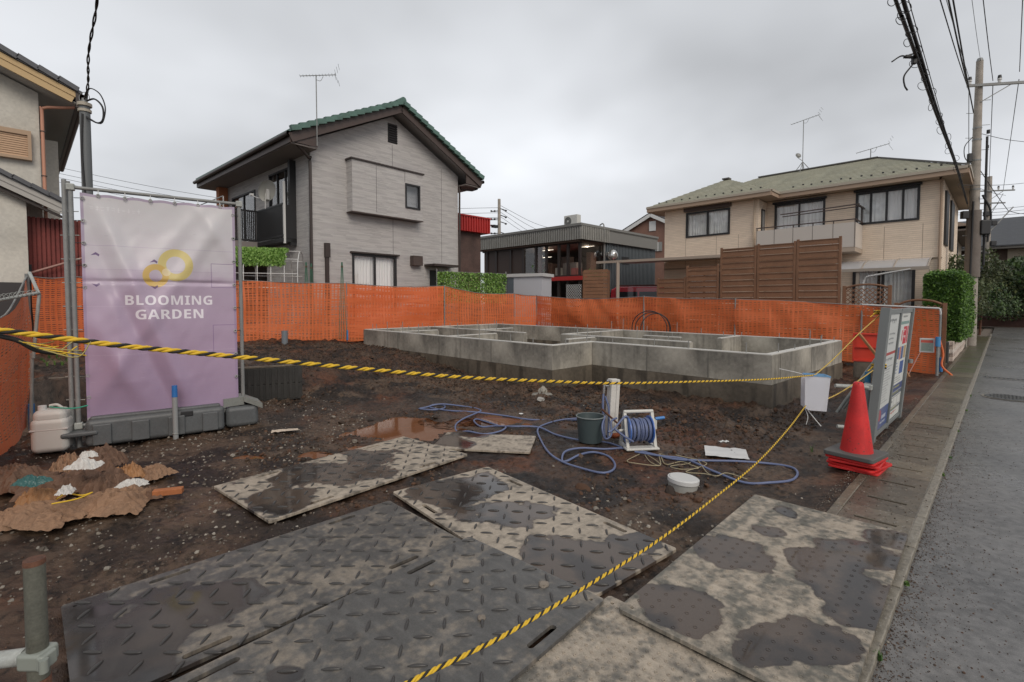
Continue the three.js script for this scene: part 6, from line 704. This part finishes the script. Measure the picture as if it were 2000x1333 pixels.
{ // ---------------- red cones, nested
  const base = G(1672, 912, .02), body = new THREE.LatheGeometry([[.165, 0], [.16, .012], [.14, .03], [.13, .06], [.045, .66], [.042, .685], [.03, .70], [.0, .702]].map(p => new THREE.Vector2(...p)), 36), red = mottled([.60, .016, .015], .5, { tile: .6, size: 128, coarse: .22, fine: .1, spec: .006, specC: [.3, .05, .04], seed: 221, bump: .0003, tint: [1, 1.3, 1.3] }), plate = (s => { const sh = new THREE.Shape(), r = .03; sh.moveTo(-s + r, -s); sh.lineTo(s - r, -s); sh.quadraticCurveTo(s, -s, s, -s + r); sh.lineTo(s, s - r); sh.quadraticCurveTo(s, s, s - r, s); sh.lineTo(-s + r, s); sh.quadraticCurveTo(-s, s, -s, s - r); sh.lineTo(-s, -s + r); sh.quadraticCurveTo(-s, -s, -s + r, -s); const h = new THREE.Path(); h.absarc(0, 0, .14, 0, 6.2832); sh.holes.push(h); return sh; });
  const low = new THREE.ExtrudeGeometry(plate(.19), { depth: .014, bevelEnabled: true, bevelSize: .004, bevelThickness: .004, bevelSegments: 1, curveSegments: 24 }).rotateX(-Math.PI / 2);
  const lab = ['lowest red cone of the stack, only its muddy base plate showing', 'second red cone from the ground in the nested stack', 'third red cone from the ground in the nested stack', 'top red cone of the stack with a black weight plate round it']; for (let k = 0; k < 4; k++) { const t = T('traffic_cone', lab[k], 'traffic cone', 'nested red cones', base.clone().add(V3(.02 - .006 * k + (k === 1 ? .012 : 0), .0 + k * .03, 0)), .62 + [.1, -.12, .16, 0][k]); t.rotation.z = [-.02, .03, -.02, 0][k]; M(t, 'base_plate', low, red); M(t, 'body', k < 3 ? body.clone().scale(.93, .9, .93) : body, red); if (k === 3) { M(t, 'weight_plate', new THREE.ExtrudeGeometry(plate(.195), { depth: .026, bevelEnabled: true, bevelSize: .006, bevelThickness: .006, bevelSegments: 2, curveSegments: 24 }).rotateX(-Math.PI / 2).translate(-.015, .03, .0), std(.10, .10, .095, .6)); } }
}
{ // ---------------- tap post, bucket, hose reel, hoses
  const b = G(1193, 849), t = T('tap_post', 'white square tap post with a chrome tap, muddy at its foot', 'tap', null, b, .35); t.rotation.z = -.06; M(t, 'post', rbx(.115, .66, .10, .008, 0, .32, 0), mottled([.60, .59, .57], .6, { tile: .5, size: 128, seed: 197, coarse: .12, bump: .0006 })); M(t, 'post_groove', bx(.006, .64, .003, .01, .32, .0515), std(.4, .39, .37, .7)); M(t, 'tap', [bar([-.05, .57, 0], [-.13, .57, 0], .017, 10), bar([-.13, .585, 0], [-.13, .48, 0], .02, 10), cyl(.03, .03, .02, -.08, .6, 0, 12), bar([-.1, .63, 0], [-.06, .63, 0], .01)], std(.6, .6, .6, .15, { metalness: 1 })); M(t, 'hose_tail', [tube([[-.13, .5, 0], [-.14, .35, .02], [-.125, .12, .04], [-.13, -.02, .09]], .013, 20, 7), tube([[-.11, .45, .01], [-.07, .3, .04], [-.08, .1, .07], [-.1, -.0, .1]], .012, 20, 7)], MT.hose);
  M(t, 'leaning_stick', bar([-.2, .32, .1], [.14, .05, .14], .012, 7), MT.rust); M(t, 'muddy_foot', stone(9).scale(.06, .05, .05).translate(.03, .0, .04), std(.25, .06, .02, .8));
  const bp = G(1153, 862), bu = T('bucket', 'dark green-grey plastic tub next to the white tap post', 'bucket', null, bp), pts = [[.125, 0], [.13, .01], [.152, .27], [.16, .272], [.16, .285], [.145, .285], [.12, .02], [0, .02]].map(p => new THREE.Vector2(...p)), bm = std(.055, .075, .078, .4); M(bu, 'tub', new THREE.LatheGeometry(pts, 36), bm); M(bu, 'rim', new THREE.TorusGeometry(.155, .008, 8, 40).rotateX(Math.PI / 2).translate(0, .28, 0), std(.16, .18, .18, .4)); M(bu, 'hose_loop', tube([[.15, .29, .05], [.1, .2, .17], [.13, .08, .19], [.2, .12, .17], [.21, .24, .1], [.28, .27, .05]], .0115, 30, 7), MT.hose);
  const rp = G(1246, 874), re = T('hose_reel', 'white framed hose reel wound with blue hose on the mud', 'hose reel', null, rp, .12), wm = std(.58, .57, .53, .45); for (const x of [-.15, .15]) M(re, 'side_frame', [beam([x, .02, .11], [x, .38, .0], .022, .03), beam([x, .02, -.11], [x, .38, -.0], .022, .03), beam([x, .02, -.13], [x, .02, .13], .03, .035)], wm); M(re, 'base_plate', [rbx(.36, .025, .11, .01, 0, .02, .1)], wm); M(re, 'carry_handle', bar([-.16, .385, 0], [.16, .385, 0], .018, 10), wm); for (const x of [-.125, .125]) M(re, 'flange', new THREE.CylinderGeometry(.145, .145, .012, 32).rotateZ(Math.PI / 2).translate(x, .19, 0), std(.06, .14, .42, .35)); M(re, 'drum', new THREE.CylinderGeometry(.075, .075, .24, 20).rotateZ(Math.PI / 2).translate(0, .19, 0), wm); for (let k = 0; k < 11; k++) M(re, 'hose_turn', new THREE.TorusGeometry(.115 - (k % 3) * .006, .0115, 8, 30).rotateY(Math.PI / 2 + .04 * (k % 2 ? 1 : -1)).translate(-.108 + k * .0215, .19, 0), MT.hose); M(re, 'crank', [bar([.15, .19, 0], [.19, .19, 0], .015), beam([.19, .19, 0], [.19, .3, .0], .02, .03)], wm); M(re, 'crank_grip', bar([.19, .3, 0], [.29, .31, 0], .017, 10), std(.05, .2, .5, .4)); M(re, 'inlet', bar([-.15, .19, 0], [-.22, .19, .02], .014, 10), wm);
  M(re, 'hose_lead', tube([[-.12, .33, .04], [-.17, .34, .05], [-.3, .22, .08], [-.36, .2, .1]], .0115, 24, 7), MT.hose); M(re, 'hose_lead', tube([[-.1, .1, .13], [-.2, .16, .14], [-.3, .24, .12]], .0115, 20, 7), MT.hose);
  const gp = (px, py, up = .011) => { const p = G(px, py, .0); const q = G(px, py, gh(p.x, p.z)); q.y = gh(q.x, q.z) + up; return q; };
  const hose = (label, list) => { const t2 = T('garden_hose', label, 'hose', 'blue hoses on the mud'); M(t2, 'hose', tube(list.map(([x, y, u]) => gp(x, y, u ?? .012)), .011, 240, 8), MT.hose); return t2; };
  hose('blue hose snaking in loops over the puddle from the dark tub', [[1127, 823], [1040, 823], [985, 816], [930, 809], [880, 805], [850, 800], [838, 796], [850, 793], [866, 794], [868, 798], [850, 803], [824, 803], [819, 800], [830, 798], [860, 797, .03], [900, 797], [928, 799], [939, 804], [933, 812], [905, 822, .03], [890, 832], [893, 840], [915, 847], [945, 850], [975, 845], [988, 838], [975, 832], [945, 826], [930, 821], [926, 826], [940, 834], [965, 832], [1000, 837, .025], [1050, 840, .02], [1085, 851], [1125, 863], [1165, 864], [1190, 869], [1216, 877]]);
  hose('blue hose lying in a wide loop before the hose reel', [[1140, 822, .05], [1096, 825], [1062, 832], [1050, 842], [1056, 862], [1072, 886], [1100, 905], [1140, 919], [1175, 926], [1196, 921], [1201, 910], [1188, 896], [1160, 886], [1133, 891], [1108, 902], [1098, 900], [1104, 887], [1135, 878], [1180, 879], [1221, 881], [1262, 887], [1310, 899], [1360, 903], [1440, 904], [1500, 908], [1545, 917], [1558, 928], [1546, 941], [1505, 949], [1455, 945], [1395, 924], [1340, 905, .03], [1290, 893], [1240, 884]]);
  const tr = T('thin_rope', 'thin dirty yellow rope tangled over the blue hose', 'rope'); M(tr, 'coil', [[[1262, 886], [1240, 895], [1225, 903], [1240, 910], [1290, 912], [1260, 890], [1270, 905], [1290, 912], [1288, 890], [1310, 900]], [[1290, 890], [1300, 908], [1330, 905], [1350, 912], [1365, 918], [1330, 922], [1310, 915], [1345, 908], [1360, 900], [1380, 925], [1395, 935]], [[1320, 896], [1380, 910], [1340, 925], [1375, 930], [1400, 937], [1420, 930], [1460, 938]]].map(l => tube(l.map(([x, y]) => gp(x, y, .016)), .0042, 80, 5)), std(.36, .31, .2, .8));
  // drain cap, sheet and litter
  const cp = G(1334, 948), cap = T('inspection_chamber', 'round white plastic inspection chamber lid standing proud of the mud', 'drain', null, cp); M(cap, 'pipe', cyl(.118, .118, .085, 0, -.045, 0, 32), std(.32, .32, .3, .5)); M(cap, 'lid', [cyl(.128, .128, .03, 0, .032, 0, 36), cyl(.118, .11, .008, 0, .062, 0, 36)], std(.56, .56, .55, .5)); cap.rotation.z = -.07;
  const sheet = (name, label, px, py, w, d, rot, m, amp, seed, cat = 'litter', th = 0) => { const p = gp(px, py, amp === .014 ? .022 : .012), g = new THREE.PlaneGeometry(w, d, 24, 24).rotateX(-Math.PI / 2), q = g.attributes.position; for (let i = 0; i < q.count; i++) { const x = q.getX(i), z = q.getZ(i), e = 1 + (amp > .015 ? .18 : .03) * (vn(Math.atan2(z, x) * 3, 1, seed) - .5); q.setXYZ(i, x * e, amp * fbm(x / w * 4 + seed, z / d * 4, seed, 3), z * e); } g.computeVertexNormals(); const o = M(scene, name, g.rotateY(rot).translate(p.x, p.y, p.z), m); return tag(o, label, cat); };
  sheet('plastic_sheet', 'white wrinkled plastic sheet on the mud beside the blue hose', 1418, 891, .40, .36, -.35, std(.66, .65, .64, .45), .014, 21); sheet('paper_scrap', 'small white paper scrap behind the plastic sheet', 1414, 868, .11, .05, .2, MT.white, .02, 22); sheet('paper_scrap', 'torn pale paper scrap lying near the banner weight', 556, 846, .28, .1, .3, std(.5, .42, .34, .8), .03, 23); sheet('paper_scrap', 'tiny white scrap between puddle and tap post', 1018, 812, .06, .04, .5, MT.white, .02, 24);
  tag(M(scene, 'concrete_lump', stone(31).scale(.055, .06, .05).translate(G(1056, 787).x, .05, G(1056, 787).z), std(.33, .32, .3, .9)), 'pale square lump of concrete in front of the foundation corner', 'stone'); { const p = gp(1058, 772, 0); tag(M(scene, 'concrete_spill', [stone(33).scale(.16, .05, .12), stone(34).scale(.08, .12, .07).translate(.02, .05, -.05)].map(g => g.translate(p.x, p.y, p.z)), MT.concrete), 'spilled concrete lump under the front corner of the foundation', 'stone'); }
}
{ // ---------------- rubbish heap at the left: crumpled paper sacks
  const kraft = mottled([.255, .15, .09], .8, { tile: .5, size: 256, seed: 211, coarse: .35, fine: .2, bump: .002 }), kraftD = mottled([.14, .075, .045], .7, { tile: .5, size: 256, seed: 213, coarse: .4, bump: .002 }), plast = std(.55, .53, .5, .4);
  const sack = (label, px, py, w, d, h, rot, m, seed, pleat = 0, y = 0) => { // a sheet crumpled along many creases
    const c = G(px, py, .04 + y), N = pleat ? 44 : 26, g0 = new THREE.PlaneGeometry(w, d, N, N).rotateX(-Math.PI / 2), p = g0.attributes.position, r = mulberry(seed * 97), tri = t => Math.abs(((t % 1) + 1) % 1 * 2 - 1), cr = Array.from({ length: 7 }, (_, k) => { const a = r() * 6.28, f = (1.4 + k * 1.8) / Math.max(w, d); return [Math.cos(a) * f, Math.sin(a) * f, r(), .5 / (1 + k * .4)]; });
    for (let i = 0; i < p.count; i++) { const x = p.getX(i), z = p.getZ(i), ex = 2 * x / w, ez = 2 * z / d, a = Math.atan2(ez, ex), e = Math.max(Math.abs(ex), Math.abs(ez)), out = 1 - .34 * fbm(a * 1.9 + seed, seed * 3, seed + 5, 3) + .05 * (hash(Math.round(a * 9), seed) - .5), jx = .05 * w * (fbm(x * 9 / w, z * 9 / d, seed + 7, 2) - .5);
      let k = 0; for (const [fx, fz, ph, wt] of cr) k += wt * tri(fx * (x + jx) + fz * (z - jx) + ph); k = k / 1.6; const dome = 1 - Math.pow(e, 2.4); let yy = .66 * h * (dome * .35 + 1.0 * k * (.45 + .55 * dome) - .12); if (pleat) yy += pleat * .03 * tri((x * .5 + z) * 24) * sst(-.5, .1, ex) * dome; p.setXYZ(i, x * out + jx, Math.max(.002 + .006 * hash(i, seed), yy), z * out - jx); }
    const g = g0.toNonIndexed(); g.computeVertexNormals(); return tag(M(scene, 'paper_sack', g.rotateY(rot).translate(c.x, gh(c.x, c.z) + .012 + y, c.z), m), label, 'rubbish'); };
  const wrap = mottled([.34, .17, .07], .6, { tile: .3, size: 128, seed: 215, coarse: .4 });
  for (const q of [['large pleated brown paper sack at the front of the rubbish heap', 215, 985, .6, .5, .2, .3, kraft, 3, 1], ['long flat brown sack with a yellow string on it, front of the heap', 90, 1005, .7, .46, .17, -.1, kraft, 5, .5], ['crumpled brown sack hanging over the front edge of the heap', 20, 1010, .5, .4, .16, .6, kraft, 6, .2], ['folded dark brown sack in the middle of the rubbish heap', 120, 950, .56, .44, .27, .5, kraftD, 7, 0, .03], ['upright torn sack at the back of the rubbish heap', 195, 905, .42, .36, .3, .2, kraftD, 9, 0, .03], ['flat torn brown paper piece lying apart from the rubbish heap', 302, 922, .38, .28, .12, -.5, kraft, 11, .4], ['dark wet sack under the teal plastic piece', 40, 945, .56, .46, .26, 0, kraftD, 13, 0, .02], ['orange-brown crumpled wrapper in the rubbish heap', 245, 925, .32, .28, .2, .8, wrap, 15, 0, .03], ['small orange-brown wrapper low in the heap under the white wad', 75, 975, .3, .22, .2, .3, wrap, 16, 0, .04], ['small brown scrap beside the timber offcut', 285, 965, .3, .2, .11, .4, kraftD, 17], ['rumpled dark brown sack behind the pleated one', 205, 945, .46, .36, .24, 1.1, kraftD, 19, 0, .02], ['brown paper roll end at the back of the heap', 130, 915, .34, .26, .24, 2, kraft, 23, 0, .03], ['dark crumpled wrapping at the fence side of the heap', 12, 925, .4, .3, .2, 1.3, kraftD, 25, 0, .02]]) sack(...q);
  const wads = [['white crumpled plastic on the back of the rubbish heap', 165, 905, .24, .18, .12, .26], ['white plastic bag at the right of the rubbish heap', 258, 945, .26, .16, .1, .07], ['small white wad on the pleated sack', 128, 955, .12, .11, .09, .22], ['teal plastic piece at the left of the rubbish heap', 62, 938, .24, .16, .1, .24], ['white scrap at the top of the heap', 172, 888, .13, .11, .09, .3]]; wads.forEach(([l, px, py, w, d, h, y], k) => { const m = sack(l, px, py, w, d, h, k, k === 3 ? std(.025, .10, .095, .4) : plast, 40 + k, 0, y); m.name = numbered('plastic_wad'); });
  { const p = G(328, 963, .04), o = M(scene, 'timber_offcut', rbx(.2, .045, .06, .005).rotateY(.35).translate(p.x, .05, p.z), mottled([.40, .14, .05], .8, { tile: .3, size: 64, seed: 217 })); tag(o, 'short orange timber offcut beside the rubbish heap', 'timber'); }
  tag(M(scene, 'yellow_string', tube([[110, 975], [130, 965], [160, 968], [180, 962], [150, 975], [100, 985]].map(([x, y]) => G(x, y, .19)), .005, 40, 5), MT.yellow), 'yellow string lying on the pleated sack', 'string');
  // rusty pipe post with clamp, near left
  const pt = P(66, 1094, 1.12), t = T('pipe_post', 'galvanised scaffold pipe post with rusty top, clamp and side pipe', 'post', null, V3(pt.x, 0, pt.z)); M(t, 'pipe', cyl(.0225, .0195, pt.y - .01, 0, 0, 0, 24), mottled([.10, .102, .085], .5, { tile: .25, size: 128, seed: 219, coarse: .5, fine: .25, bump: .0006 })); M(t, 'rusty_cap', [cyl(.0205, .0197, .012, 0, pt.y - .01, 0, 24)], MT.rust); const cy = P(75, 1283, 1.12).y; M(t, 'clamp', [rbx(.056, .04, .054, .008, 0, cy, 0), rbx(.018, .036, .04, .006, .03, cy, .01), cyl(.009, .009, .03, .042, cy - .015, .03, 8)], std(.26, .28, .25, .4)); M(t, 'side_pipe', [bar([-.03, cy, .0], [-.5, cy - .035, .05], .0185, 20)], MT.galv); M(t, 'rust_band', cyl(.0228, .0226, .09, 0, cy - .14, 0, 24), MT.rust);
}
{ // weeds at the kerb and on the soil
  const tuft = (x, z, y, h, n, seed) => { const t = T('weed_tuft', seed === 71 ? 'thin upright weed stalk in the mud beside the red cones' : seed >= 80 && seed < 94 ? 'grass tuft on the raised soil behind the banner' : 'tiny green weed tuft in the joint between kerb and asphalt', 'weed', 'weed tufts', V3(x, y, z)), r = mulberry(seed), pos = []; for (let i = 0; i < n; i++) { const a = r() * 6.28, l = h * (.5 + .6 * r()), o = [.02 * (r() - .5), .02 * (r() - .5)], w = .003, b = V3(o[0] + Math.cos(a) * l * .5, l, o[1] + Math.sin(a) * l * .5), m = V3(o[0] + Math.cos(a) * l * .15, l * .6, o[1] + Math.sin(a) * l * .15), s = V3(-Math.sin(a) * w, 0, Math.cos(a) * w); pos.push(o[0] - s.x, 0, o[1] - s.z, o[0] + s.x, 0, o[1] + s.z, m.x + s.x, m.y, m.z + s.z, o[0] - s.x, 0, o[1] - s.z, m.x + s.x, m.y, m.z + s.z, m.x - s.x, m.y, m.z - s.z, m.x - s.x, m.y, m.z - s.z, m.x + s.x, m.y, m.z + s.z, b.x, b.y, b.z); } const g = new THREE.BufferGeometry(); g.setAttribute('position', new THREE.Float32BufferAttribute(pos, 3)); g.computeVertexNormals(); M(t, 'blades', g, MT.leaf[seed % 3]); };
  for (const [u, v, h] of [[2.6, .34, .035], [3.4, .335, .03], [5.8, .34, .03], [9.5, .33, .03], [11, .34, .04], [6.5, .33, .025], [7.9, .34, .03]]) { const [x, z] = xzOf(u, v); tuft(x, z, -.01, h, 26, Math.round(u * 10) % 70); } const p = G(1585, 880); tuft(p.x, p.z, gh(p.x, p.z), .11, 6, 71); for (let k = 0; k < 14; k++) { const q = P(82 + k * 5, 725, 9 - (k % 3) * .5); tuft(q.x, q.z, gh(q.x, q.z), .08, 30, 80 + k); }
}
renderer.render(scene, camera);
